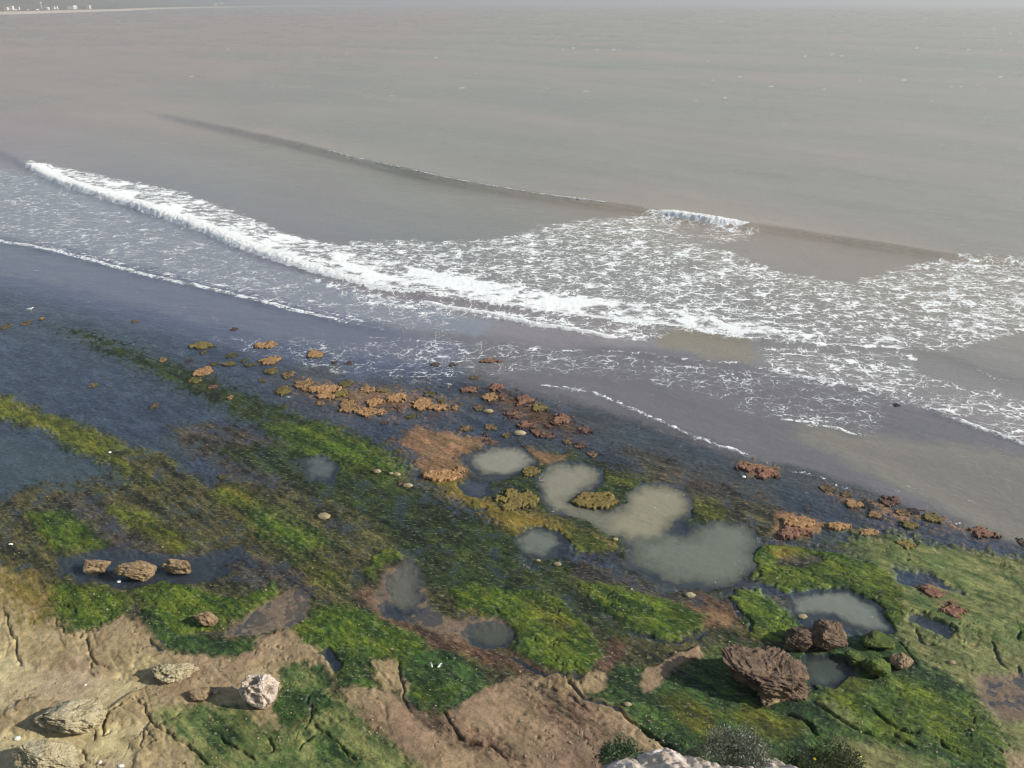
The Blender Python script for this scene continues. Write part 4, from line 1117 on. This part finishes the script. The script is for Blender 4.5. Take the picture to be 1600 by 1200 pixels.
SMALL = [  # x, y centre, width, height px, material, label
    (10, 508, 14, 8, 'or', 'small orange rock at the left edge of the blue shallows'),
    (41, 503, 14, 7, 'or', 'small orange rock just below the standing gull'),
    (65, 497, 9, 4, 'or', 'tiny low rock right of the standing gull'),
    (146, 600, 14, 7, 'or', 'lone small tan rock in open blue water, left side'),
    (241, 632, 15, 9, 'or', 'lone tan rock in dark water above the long green strip'),
    (254, 561, 14, 8, 'or', 'small orange rock at left end of the rock scatter'),
    (296, 561, 15, 5, 'rd', 'low reddish rock right of the leftmost scattered rock'),
    (318, 577, 28, 15, 'or', 'rounded orange rock, largest at the left of the scatter'),
    (335, 567, 14, 6, 'yg', 'small greenish knob behind the rounded orange rock'),
    (305, 592, 22, 9, 'yg', 'flat greenish rock in front of the rounded orange rock'),
    (332, 604, 15, 6, 'rd', 'low reddish rock in front of the flat greenish rock'),
    (360, 620, 11, 7, 'or', 'small tan rock nearest viewer at left of the scatter'),
    (315, 538, 36, 10, 'yg', 'wide flat olive rock at the far left of the scatter'),
    (318, 549, 11, 6, 'or', 'tiny orange rock just in front of the wide flat olive rock'),
    (362, 553, 19, 8, 'yg', 'olive rock right of the wide flat olive rock'),
    (358, 567, 24, 6, 'yg', 'thin dark olive rock strip near the middle of left scatter'),
    (382, 561, 10, 8, 'yg', 'small upright olive rock beside the thin olive strip'),
    (391, 569, 20, 5, 'yg', 'thin olive rock strip, right one of the two strips'),
    (366, 513, 14, 5, 'rd', 'reddish rock awash alone in the pale foam streaks'),
    (210, 501, 11, 5, 'or', 'barely awash tan rock below the long swash line'),
    (414, 537, 34, 12, 'or', 'orange flat rock farthest out beside the curling foam'),
    (421, 560, 32, 15, 'or', 'smooth orange dome of rock below the farthest flat rock'),
    (424, 577, 24, 11, 'yg', 'olive topped rock below the smooth orange dome'),
    (449, 582, 21, 12, 'or', 'orange rock at the right of the olive topped one'),
    (410, 593, 12, 6, 'or', 'small orange stone below the olive topped rock'),
    (444, 606, 30, 15, 'yg', 'yellow-green knobbly rock left of the long orange ridge'),
    (493, 550, 36, 13, 'or', 'isolated orange rock with foam curls around it'),
    (545, 565, 13, 9, 'rd', 'small reddish rock right of the isolated foam-ringed rock'),
    (522, 565, 9, 7, 'rd', 'tiny reddish rock between two foam-ringed rocks'),
    (475, 596, 28, 15, 'or', 'rounded orange rock heading the long orange ridge'),
    (505, 606, 52, 15, 'or', 'long orange ridge of rock running down to the right'),
    (510, 617, 28, 10, 'or', 'orange rock slab in front of the long orange ridge'),
    (533, 613, 24, 11, 'yg', 'olive tail end of the long orange ridge'),
    (500, 630, 15, 6, 'or', 'small lone tan rock below the long orange ridge'),
    (543, 626, 30, 22, 'or', 'tall orange rock joining the ridge to the front cluster'),
    (540, 596, 24, 12, 'yg', 'olive rock behind the long orange ridge'),
    (574, 607, 26, 10, 'or', 'flat orange rock behind the front cluster'),
    (598, 609, 22, 7, 'yg', 'thin olive rock right of the flat orange rock'),
    (585, 626, 26, 15, 'or', 'rounded orange rock in the middle of the front cluster'),
    (578, 640, 46, 15, 'or', 'broad orange rock at the front of the cluster'),
    (548, 638, 26, 9, 'or', 'low orange rock at the left foot of the broad one'),
    (621, 618, 28, 16, 'or', 'orange rock with domed top right of the front cluster'),
    (624, 633, 16, 14, 'rd', 'reddish rock just in front of the domed orange rock'),
    (660, 626, 30, 20, 'or', 'chunky orange rock in the middle of the strewn rocks'),
    (686, 634, 34, 11, 'or', 'low orange slab attached right of the chunky rock'),
    (672, 613, 22, 9, 'yg', 'olive knob behind the chunky orange rock'),
    (690, 624, 16, 8, 'yg', 'small olive knob behind the low orange slab'),
    (711, 634, 11, 11, 'or', 'single round orange rock at right end of the low slab'),
    (643, 648, 18, 9, 'yg', 'greenish flat rock in front of the chunky orange rock'),
    (733, 606, 34, 13, 'rd', 'reddish ragged reef patch right of the floating gull'),
    (776, 602, 24, 14, 'rd', 'ragged brown rock, top right arm of the ring of rocks'),
    (766, 617, 24, 14, 'or', 'orange lump in the middle of the ragged ring of rocks'),
    (784, 616, 16, 14, 'rd', 'reddish lump at the right of the ragged ring of rocks'),
    (748, 634, 17, 11, 'or', 'orange rock just in front of the ragged ring'),
    (763, 642, 14, 5, 'pl', 'thin pale stone in front of the ragged ring'),
    (742, 588, 16, 7, 'or', 'small orange rock near the broken foam specks'),
    (680, 568, 20, 6, 'rd', 'low reddish rock awash under the broken foam'),
    (708, 568, 15, 7, 'rd', 'low reddish rock, right of two awash under foam'),
    (765, 562, 30, 8, 'rd', 'faint reddish reef patch awash farthest to the right'),
    (600, 659, 13, 7, 'rd', 'small pinkish rock on the edge of the brown flat'),
    (620, 661, 7, 4, 'rd', 'tiny pinkish stone right of the small pinkish rock'),
    (728, 667, 24, 10, 'or', 'curled tan rock with an undercut front edge'),
    (768, 665, 22, 11, 'or', 'bright orange rock just above the grey pool'),
    (759, 677, 10, 8, 'rd', 'small pink rock below the bright orange rock'),
    (762, 686, 11, 6, 'rd', 'small pink rock nearest the rim of the grey pool'),
    (791, 678, 15, 9, 'or', 'small orange ring-shaped rock above the grey pool'),
    (818, 622, 36, 17, 'rd', 'ragged red rock heading the diagonal red reef'),
    (843, 634, 26, 15, 'yg', 'yellow olive rock at the end of the ragged red rock'),
    (802, 644, 28, 16, 'rd', 'dark ragged rock left of the diagonal red reef'),
    (878, 652, 34, 18, 'rd', 'red rock in the middle of the diagonal red reef'),
    (915, 669, 22, 13, 'rd', 'red rock farthest right in the diagonal red reef'),
    (822, 662, 26, 14, 'rd', 'red rock starting the second, lower red row'),
    (838, 673, 26, 12, 'rd', 'red rock in the middle of the lower red row'),
    (856, 678, 26, 10, 'rd', 'red rock ending the lower red row'),
    (857, 665, 17, 6, 'rd', 'thin red rock between the two red rows'),
    (812, 676, 18, 6, 'pl', 'thin pale stone left of the lower red row'),
    (886, 687, 16, 11, 'or', 'orange rock right of the lower red row'),
    (907, 694, 18, 11, 'rd', 'pinkish flat rock, second from right before the murky pool'),
    (925, 708, 17, 9, 'or', 'orange rock nearest the far rim of the murky pool'),
    (1168, 728, 34, 14, 'rd', 'left half of the red reef by the thin foam thread'),
    (1196, 738, 40, 16, 'rd', 'right half of the red reef by the thin foam thread'),
    (1293, 760, 24, 13, 'or', 'orange rock touched by the thin foam thread at right'),
    (1322, 770, 18, 12, 'or', 'orange rock right of the foam thread, upper of a hooked pair'),
    (1334, 786, 28, 11, 'or', 'orange rock, lower of a hooked pair at right'),
    (1366, 800, 22, 14, 'or', 'orange rock in front of the dark rubble at right'),
    (1390, 778, 32, 18, 'rd', 'dark brown rubble patch behind the orange rocks at right'),
    (1356, 785, 20, 16, 'dk', 'dark wet rock between the orange rocks and brown rubble'),
    (1410, 799, 22, 10, 'or', 'tan rock lying left of the olive topped dark rock'),
    (1428, 796, 24, 11, 'dk', 'dark wet rock on the rim of the sandy shallows'),
    (1420, 818, 30, 13, 'yg', 'olive flat rock nearest viewer on the right rim'),
    (1457, 806, 26, 16, 'yg', 'olive knob at the start of the thin foam dash'),
    (1536, 828, 42, 18, 'rd', 'brown rubble rock beyond the thin foam dash'),
    (1598, 845, 18, 14, 'rd', 'brown rock at the right edge of the sandy shallows'),
    (1243, 813, 56, 18, 'or', 'orange crusted ledge above the green slab, left piece'),
    (1235, 830, 60, 18, 'rd', 'red brown crusted ledge below the left orange piece'),
    (1308, 821, 44, 11, 'or', 'narrow orange ledge, middle piece of three'),
    (1357, 831, 30, 10, 'or', 'narrow orange ledge, right piece of three'),
    (1416, 850, 30, 13, 'yg', 'rounded yellow-green rock right of the three orange ledges'),
    (1400, 632, 12, 5, 'dk', 'small black rock breaking the swash line at right'),
    (808, 771, 60, 38, 'yg', 'olive brown rock island between the small pools'),
    (931, 776, 68, 28, 'yg', 'wide olive brown rock island in the murky pool'),
    (830, 734, 28, 16, 'yg', 'small square olive rock between two murky pools'),
    (690, 738, 58, 22, 'or', 'rough orange rock crust left of the grey pool'),
    (720, 732, 20, 11, 'or', 'rounded orange lump on the rim of the grey pool'),
    (620, 741, 11, 7, 'pl', 'round pale stone on dark green weed, right of a pair'),
    (611, 741, 6, 5, 'pl', 'tiny pale stone on dark weed, left of a pair'),
    (589, 737, 12, 8, 'pl', 'pale yellowish stone on weed left of the stone pair'),
    (637, 758, 14, 7, 'pl', 'pale stone below the stone pair on dark weed'),
    (625, 755, 8, 6, 'rd', 'pinkish small stone beside the lower pale stone'),
    (506, 806, 19, 9, 'pl', 'lone tan stone in the middle of the olive weed'),
    (348, 743, 15, 7, 'yg', 'small yellow stone on the weed at left centre'),
    (1078, 929, 16, 8, 'pl', 'flat oval tan stone at near edge of the murky pool'),
    (961, 843, 9, 5, 'pl', 'small pale stone between green tongue and murky pool'),
    (871, 880, 11, 9, 'pl', 'pale greenish stone below the small round pool'),
    (841, 875, 8, 6, 'pl', 'grey stone below the small round pool, left one'),
    (1454, 922, 44, 16, 'rd', 'brown crusted rock on the pale green flat, upper one'),
    (1488, 950, 34, 22, 'rd', 'brown crusted rock on the pale green flat, lower one'),
    (1253, 962, 14, 8, 'pl', 'pale sliver of stone at the near side of the oval pool'),
    (1486, 1035, 12, 9, 'pl', 'grey stone in the dark hollow of the pale green flat'),
    (980, 1100, 12, 9, 'pl', 'tan stone bare amid the green slope at bottom'),
    (28, 1154, 9, 8, 'wt', 'white rounded stone by the shadow of the large pitted boulder'),
    (70, 1160, 5, 5, 'wt', 'tiny white stone at tip of the large pitted boulder shadow'),
    (134, 1071, 4, 4, 'wt', 'tiny white stone alone on the bare sand'),
    (137, 1197, 14, 11, 'pl', 'pale stone at the bottom edge beside a crack'),
    (157, 1190, 6, 6, 'wt', 'small white stone near the bottom edge crack'),
    (190, 1197, 9, 7, 'wt', 'white stone at the bottom edge right of the crack'),
    (186, 907, 6, 6, 'wt', 'small white stone at the foot of the middle brown boulder'),
    (172, 707, 4, 4, 'wt', 'white speck of stone on the long green strip'),
    (17, 850, 6, 4, 'wt', 'white speck of stone near the left edge on weed'),
    (450, 1079, 5, 5, 'wt', 'white stone right of the pale holed boulder'),
    (1162, 744, 6, 5, 'wt', 'white stone in front of the red reef by the foam thread'),
]
GROUPS = {'or': 'rocks strewn in the shallows', 'yg': 'rocks strewn in the shallows', 'rd': 'rocks strewn in the shallows', 'dk': 'rocks strewn in the shallows', 'pl': 'loose pale stones', 'wt': 'loose pale stones'}


def small_rock(k, x, y, w, h, mat, label):
    r = np.random.default_rng(900 + k)
    X0, Y0 = (float(q) for q in unp(x, y + h * .30))
    s = depth_of(X0, Y0) / F; th = math.atan2(H, math.hypot(X0, Y0))
    W = w * s * 1.12; hm = h * s * 1.1
    stone = mat in ('pl', 'wt')
    Hh = (.5 if stone else .30) * min(W, hm * 2.2); D = max((hm - Hh * math.cos(th)) / math.sin(th), .55 * W)
    if stone:
        v, fc = ico(3)
        d = v + r.uniform(-50, 50, 3)
        k_ = 1 + .25 * fbm3(d * 1.5, 3, k)
        p = v * k_[:, None] * np.array([W / 2, D / 2, Hh / 2]); p[:, 2] += Hh * .2
    else:
        # a ragged low crust of rock standing in the water
        D = hm / math.sin(th) * .92; Hh = float(np.clip(.08 * W, .12, .24))
        N = int(np.clip(w * 2.0, 22, 84)); g = np.linspace(-1.45, 1.45, N); u, q = (z_.ravel() for z_ in np.meshgrid(g, g))
        ox, oy = r.uniform(-99, 99, 2)
        rag = {'rd': 1.3}.get(mat, .95)
        uu = u * W / 2; qq = q * D / 2; fr = 1.0 / max(.55 * W, .5)
        n1 = fbm(uu * fr * 1.6 + ox, qq * fr * 1.6 + oy, 4, k, .6)
        n2 = fbm(uu * 2.2 + ox, qq * 2.2 - oy, 3, k + 5, .6); n3 = np.abs(fbm(uu * 5 - ox, qq * 5 + oy, 2, k + 9))
        mk = 1 - np.sqrt(u * u + q * q) ** 1.5 + rag * n1 + (.22 if mat == 'rd' else .05) * n2
        body = sstep(.10, .30 if mat != 'rd' else .45, mk)
        z_ = Hh * body * (1.0 + .28 * n2 + .5 * n1) + Hh * .12 * body * n3 - .30 * (1 - body) ** 2
        hole = sstep(.30, .48, fbm(uu * 3 + oy, qq * 3 - ox, 2, k + 13)) * body
        z_ = z_ - hole * Hh * .8
        p = np.stack([uu, qq, z_], 1); fc = grid_faces(N, N)
        fc = fc[(z_[fc] > -.14).any(1)]
        p, fc = compact(p, fc)
    zg = float(ground_z(X0, Y0)[0])
    o = mesh_np('stone' if stone else 'rock', p, fc, RM[mat])
    base = max(zg, -.05) if not stone else max(zg, .0)
    o.location = (X0, Y0, base)
    tag(o, label, 'stone' if stone else 'rock', GROUPS[mat])


for k, row in enumerate(SMALL): small_rock(k, *row)

# loose pebbles and shell grit on the bare rock and along the weed line: too many and too small to count
def pebbles(n):
    v, fc = ico(1); r = np.random.default_rng(5); co = []; fs = []; k = 0
    px = np.concatenate([r.uniform(-60, 620, n), r.uniform(640, 1060, n // 2), r.uniform(0, 1600, n)])
    py = np.concatenate([r.uniform(900, 1215, n), r.uniform(1060, 1215, n // 2), r.uniform(760, 1215, n)])
    X, Y = unp(px, py); Z = ground_z(X, Y); cl = fbm(X * .3, Y * .3, 3, 301)
    for x, y, z, c in zip(X, Y, Z, cl):
        if z < .03 or c < .02: continue
        s = r.uniform(.03, .085) * (1.6 if r.random() < .06 else 1)
        p = v * r.uniform(.7, 1.3, (len(v), 1)) * s * np.array([1, r.uniform(.6, 1), .6]) + np.array([x, y, z + s * .2])
        co.append(p); fs.append(fc + k); k += len(v)
    o = mesh_np('pebbles', np.concatenate(co), np.concatenate(fs), RM['pl'])
    tag(o, 'loose pebbles and shell bits scattered over rock and weed', 'pebbles', kind='stuff')


pebbles(900)

# ------------------------------------------------------------------ gulls
GULL_W = plain_mat('white_feathers', (245, 245, 243), .7, .03); GULL_G = plain_mat('grey_feathers', (172, 178, 184), .7, .05); GULL_Y = plain_mat('yellow_bill', (220, 170, 50)); GULL_K = plain_mat('black_wing_tip', (40, 40, 42))


def spindle(pts, rad, seg=10):
    co = []; fc = []
    for (x, z), (ry, rz) in zip(pts, rad):
        for j in range(seg):
            a = 2 * math.pi * j / seg; co.append((x, ry * math.cos(a), z + rz * math.sin(a)))
    for i in range(len(pts) - 1):
        for j in range(seg):
            fc.append((i * seg + j, i * seg + (j + 1) % seg, (i + 1) * seg + (j + 1) % seg, (i + 1) * seg + j))
    return np.array(co), np.array(fc)[:, ::-1]


def gull(px, py, rz, label, flying=False, z=None, scale=1.0):
    zz = z if z is not None else 0
    x, y = (float(q) for q in unp(px, py, zz))
    if not flying: zz = max(float(ground_z(x, y)[0]), 0.0)
    root = bpy.data.objects.new('gull', None); C.objects.link(root)
    root.location = (x, y, zz); root.rotation_euler.z = rz; root.scale = (scale,) * 3
    b = 0 if flying else .16
    co, fc = spindle([(-.30, b + .10), (-.22, b + .10), (-.08, b + .10), (.08, b + .12), (.16, b + .16), (.20, b + .21), (.24, b + .235), (.29, b + .225), (.31, b + .22)],
                     [(.015, .01), (.05, .045), (.085, .085), (.08, .08), (.055, .06), (.045, .05), (.048, .05), (.03, .03), (.008, .008)])
    mesh_np('body', co, fc, GULL_W, parent=root)
    co, fc = spindle([(.30, b + .222), (.34, b + .215), (.37, b + .205)], [(.014, .016), (.010, .013), (.002, .003)], 6)
    mesh_np('beak', co, fc, GULL_Y, parent=root)
    co = np.array([(-.22, -.04, b + .11), (-.22, .04, b + .11), (-.42, .07, b + .10), (-.42, -.07, b + .10), (-.22, -.04, b + .09), (-.22, .04, b + .09), (-.42, .07, b + .09), (-.42, -.07, b + .09)])
    fc = np.array([(0, 1, 2, 3), (7, 6, 5, 4), (0, 4, 5, 1), (1, 5, 6, 2), (2, 6, 7, 3), (3, 7, 4, 0)])
    mesh_np('tail', co, fc, GULL_W, smooth_shade=False, parent=root)
    for s_ in (-1, 1):
        if flying:
            st = [(.10, -.12, .0, .12), (.14, -.14, .25, .22), (.10, -.10, .48, .22), (-.02, -.10, .68, .17)]
            co = []
            for a0, a1, yy, z_ in st:
                for dz in (.012, -.012): co += [(a0, s_ * (yy + .05), z_ + dz), (a1, s_ * (yy + .05), z_ + dz)]
            fc = []
            for i in range(3):
                o_ = i * 4; q = o_ + 4
                fc += [(o_, o_ + 1, q + 1, q), (o_ + 2, q + 2, q + 3, o_ + 3), (o_, q, q + 2, o_ + 2), (o_ + 1, o_ + 3, q + 3, q + 1)]
            fc += [(0, 2, 3, 1), (12, 13, 15, 14)]
            mesh_np('wing', np.array(co), np.array(fc), GULL_W, parent=root)
        else:
            co, fc = spindle([(-.40, b + .13), (-.30, b + .14), (-.12, b + .15), (.06, b + .15), (.12, b + .14)], [(.006, .01), (.02, .03), (.03, .06), (.03, .055), (.01, .02)])
            co[:, 1] += s_ * .065
            mesh_np('wing', co, fc, GULL_G, parent=root)
            co, fc = spindle([(-.012, .0), (.012, .0)], [(.01, .01)] * 2, 6)
            co = np.array([(c[0] * 0 + c[1] * 0 + (.012 * math.cos(t)), s_ * .035 + .012 * math.sin(t), zz_) for zz_ in (-.03, b + .05) for t in np.linspace(0, 2 * math.pi, 6, endpoint=False) for c in [(0, 0, 0)]])
            fc = np.array([(j, (j + 1) % 6, 6 + (j + 1) % 6, 6 + j) for j in range(6)])
            mesh_np('leg', co, fc, GULL_Y, parent=root)
    tag(root, label, 'gull', 'gulls on the shore')


gull(263, 407, math.radians(-35), 'white gull flying low over the streaky foam', True, 1.6, 1.15)
gull(49, 486, math.radians(20), 'white gull standing in blue shallows near left edge', scale=1.3)
gull(701, 606, math.radians(-40), 'white gull resting among the orange rocks', scale=1.5)
gull(675, 1045, math.radians(-75), 'left of two white gulls on the green slab', scale=.72)
gull(687, 1046, math.radians(-115), 'right of two white gulls on the green slab', scale=.72)

# ------------------------------------------------------------------ the cliff edge at the viewer's feet, with shrubs
ZL = 28.8


def cliff():
    sil = [(-400, 1330), (600, 1320), (880, 1260), (930, 1205), (950, 1184), (975, 1176), (1000, 1180), (1020, 1172), (1042, 1168), (1062, 1178), (1090, 1186), (1120, 1196), (1150, 1192), (1180, 1182), (1210, 1184), (1232, 1196), (1260, 1230), (1320, 1260), (1600, 1320), (2400, 1330)]
    s = np.array(sil, float); ex, ey = unp(s[:, 0], s[:, 1], ZL)
    x = np.concatenate([np.linspace(-22, 0.4, 60), np.linspace(.45, 5.2, 190), np.linspace(5.3, 24, 60)])
    e = np.interp(x, ex, ey)
    e = e + .06 * fbm(x * 2.5, x * 0 + 1, 3, 3) + .03 * fbm(x * 9, x * 0 + 2, 2, 5)
    v = np.concatenate([np.linspace(-8, 0, 14)[:-1], 1 - (1 - np.linspace(0, 1, 120)) ** 2])
    co = []
    rows = []
    for vv in v:
        if vv < 0: yy = np.full_like(x, vv - 1.0); zz = np.full_like(x, 38.35) + .1 * fbm(x * .5, yy, 2, 4)
        else:
            yy = -1.0 + (e + 1.0) * vv
            zz = 38.35 + (ZL - 38.35) * np.clip(vv, 0, 1) ** 1.0
            n = fbm(x * 1.6, yy * 1.6, 4, 6) * .22 + np.abs(fbm(x * 4.5, yy * 4.5, 3, 8)) * .10
            zz = zz - .25 * (1 - sstep(.0, .3, vv)) - (1 - vv) * 1.0 * sstep(0, .2, vv) + n * (1 - sstep(.985, 1, vv) * .5)
        rows.append(np.stack([x, yy, zz], 1))
    top = rows[-1]
    for k, zz in enumerate(np.concatenate([np.linspace(.15, 3, 14), np.linspace(4, 29.5, 30)])):
        out = .25 * fbm(x * .5, x * 0 + k * .35, 3, 9) + .10 * fbm(x * 2, x * 0 + k * .8, 3, 10) - min(.12 * zz, .5)
        rows.append(np.stack([x, top[:, 1] + out, top[:, 2] - zz], 1))
    co = np.concatenate(rows)
    m = NT('pale_limestone')
    pos = m.pos(); n1 = m.noise(pos, 2.2, 5, .6).outputs[0]; n2 = m.noise(pos, 14, 4, .65).outputs[0]
    c = m.mix(m.rng(n1, .35, .65), tuple(lin((226, 214, 204))), tuple(lin((190, 172, 154))))
    c = m.mix(m.rng(n2, .55, .68, 0, .7), c, tuple(lin((128, 112, 98))))
    b = m.n('Bump', {'Height': n2, 'Strength': .9, 'Distance': .05})
    mat = m.end(m.n('BsdfPrincipled', {'Base Color': c, 'Roughness': .92, 'Normal': b.outputs[0]}).outputs[0])
    tag(mesh_np('cliff', co, grid_faces(len(rows), len(x)), mat), kind='structure')


cliff()


def leaf_material(name, a, b, tip):
    m = NT(name)
    pos = m.pos(); n = m.noise(pos, 18, 2, .6).outputs[0]; n2 = m.noise(pos, 5, 2, .6).outputs[0]
    c = m.mix(m.rng(n, .35, .65), tuple(lin(a)), tuple(lin(b)))
    c = m.mix(m.rng(n2, .55, .7, 0, .6), c, tuple(lin(tip)))
    return m.end(m.n('BsdfPrincipled', {'Base Color': c, 'Roughness': .7}).outputs[0])


STEM_M = plain_mat('woody_stem', (96, 80, 62), .9)


def shrub(px, py, w, h, mat, label, n=2600, leaf=.03, seed=0, flowers=0, upright=.4, lift=0.0):
    """leafy bush whose foliage is centred on a pixel of the ledge"""
    r = np.random.default_rng(seed + 40)
    z0 = ZL - .1
    x, y = (float(q) for q in unp(px, py + h / 2, z0))
    s = depth_of(x, y, z0) / F; R = w * s / 2; Hh = h * s * .95
    root = bpy.data.objects.new('shrub', None); C.objects.link(root); root.location = (x, y, z0)
    # clumps: each a branch end with its own tuft of leaves
    nc = max(14, n // 45)
    a = r.uniform(0, 2 * math.pi, nc); q = np.sqrt(r.uniform(0, 1, nc)) * (1 + .45 * perlin(np.cos(a) * 1.7 + seed, np.sin(a) * 1.7, 3)); cz = r.uniform(.1, 1, nc) * r.uniform(.55, 1.25, nc)
    cen = np.stack([np.cos(a) * q * R, np.sin(a) * q * R * .8, cz * Hh * np.sqrt(np.clip(1.1 - q ** 2, .12, 1)) + lift], 1)
    per = n // nc; co = []; fc = []
    cr = R * .17
    for c in cen:
        d = r.normal(size=(per, 3)); d /= np.linalg.norm(d, axis=1)[:, None]
        base = c + d * (r.uniform(.2, 1, (per, 1)) ** .6) * cr
        dr = d + np.array([0, 0, upright]) + r.normal(size=(per, 3)) * .4; dr /= np.linalg.norm(dr, axis=1)[:, None]
        sd = np.cross(dr, r.normal(size=(per, 3))); sd /= np.linalg.norm(sd, axis=1)[:, None]
        L = leaf * r.uniform(.6, 1.3, (per, 1)); k0 = len(co) * 0
        st = sum(len(z) for z in co)
        blk = np.stack([base, base + dr * L * .5 + sd * L * .26, base + dr * L, base + dr * L * .5 - sd * L * .26], 1).reshape(-1, 3)
        co.append(blk); fc.append(np.arange(per * 4).reshape(-1, 4) + st)
    mesh_np('foliage', np.concatenate(co), np.concatenate(fc), mat, smooth_shade=False, parent=root)
    # stems
    co = []; fc = []
    for c in cen[:40]:
        p0 = np.array([c[0] * .15, c[1] * .15, -.2]); p1 = c; mid = (p0 + p1) / 2 + r.normal(size=3) * .02
        st = len(co)
        for p_, rad in ((p0, .012), (mid, .008), (p1, .003)):
            for j in range(5):
                t = 2 * math.pi * j / 5; co.append((p_[0] + rad * math.cos(t), p_[1] + rad * math.sin(t), p_[2]))
        for i in range(2):
            for j in range(5): fc.append((st + i * 5 + j, st + i * 5 + (j + 1) % 5, st + i * 5 + 5 + (j + 1) % 5, st + i * 5 + 5 + j))
    mesh_np('stem', np.array(co), np.array(fc), STEM_M, parent=root)
    for k in range(flowers):
        c = cen[r.integers(nc)] * np.array([1, 1, 1.0]) + np.array([0, -.02, cr * .9])
        co = [(0, 0, 0)]; fc = []
        for j in range(8):
            t0, t1 = 2 * math.pi * (j - .42) / 8, 2 * math.pi * (j + .42) / 8
            i = len(co); co += [(.018 * math.cos(t0), .018 * math.sin(t0), .006), (.024 * math.cos((t0 + t1) / 2), .024 * math.sin((t0 + t1) / 2), .004), (.018 * math.cos(t1), .018 * math.sin(t1), .006)]
            fc.append((0, i, i + 1, i + 2))
        f = mesh_np('flower', np.array(co), np.array(fc), FLOWER_M, smooth_shade=False, parent=root)
        f.location = c; f.rotation_euler = (r.uniform(.2, .9), r.uniform(-.4, .4), r.uniform(0, 6))
    tag(root, label, 'shrub', 'shrubs on the cliff edge')


FLOWER_M = plain_mat('yellow_petal', (226, 208, 40), .6)
GREYLEAF = leaf_material('grey_green_leaf', (128, 134, 118), (88, 96, 78), (168, 168, 152))
GREENLEAF = leaf_material('green_leaf', (84, 108, 70), (48, 72, 44), (110, 128, 90))
DARKLEAF = leaf_material('dark_green_leaf', (62, 74, 34), (38, 50, 26), (98, 106, 44))
shrub(966, 1171, 68, 50, GREENLEAF, 'round green bush at left end of the white cliff edge', 5200, .042, 1)
shrub(1146, 1168, 128, 66, GREYLEAF, 'wide grey-green shrub on the white cliff edge', 15000, .034, 2, upright=1.0)
shrub(1296, 1188, 112, 58, DARKLEAF, 'dark green shrub with small yellow flowers at the bottom edge', 11000, .034, 3, 14)

# ------------------------------------------------------------------ sea haze over the bay
def haze():
    m = NT('sea_haze')
    v = m.n('VolumePrincipled', {'Color': (.96, .975, 1.0, 1), 'Density': 1.5e-4, 'Anisotropy': .2})
    m.end(v.outputs[0], vol=True)
    co, fc = box_mesh('', -75000, 75000, -2500, 150000, -2.5, 900)
    o = mesh_np('haze', co, fc, m.m, smooth_shade=False)
    tag(o, 'thin pale sea haze filling the air over the bay', 'haze', kind='stuff')


haze()
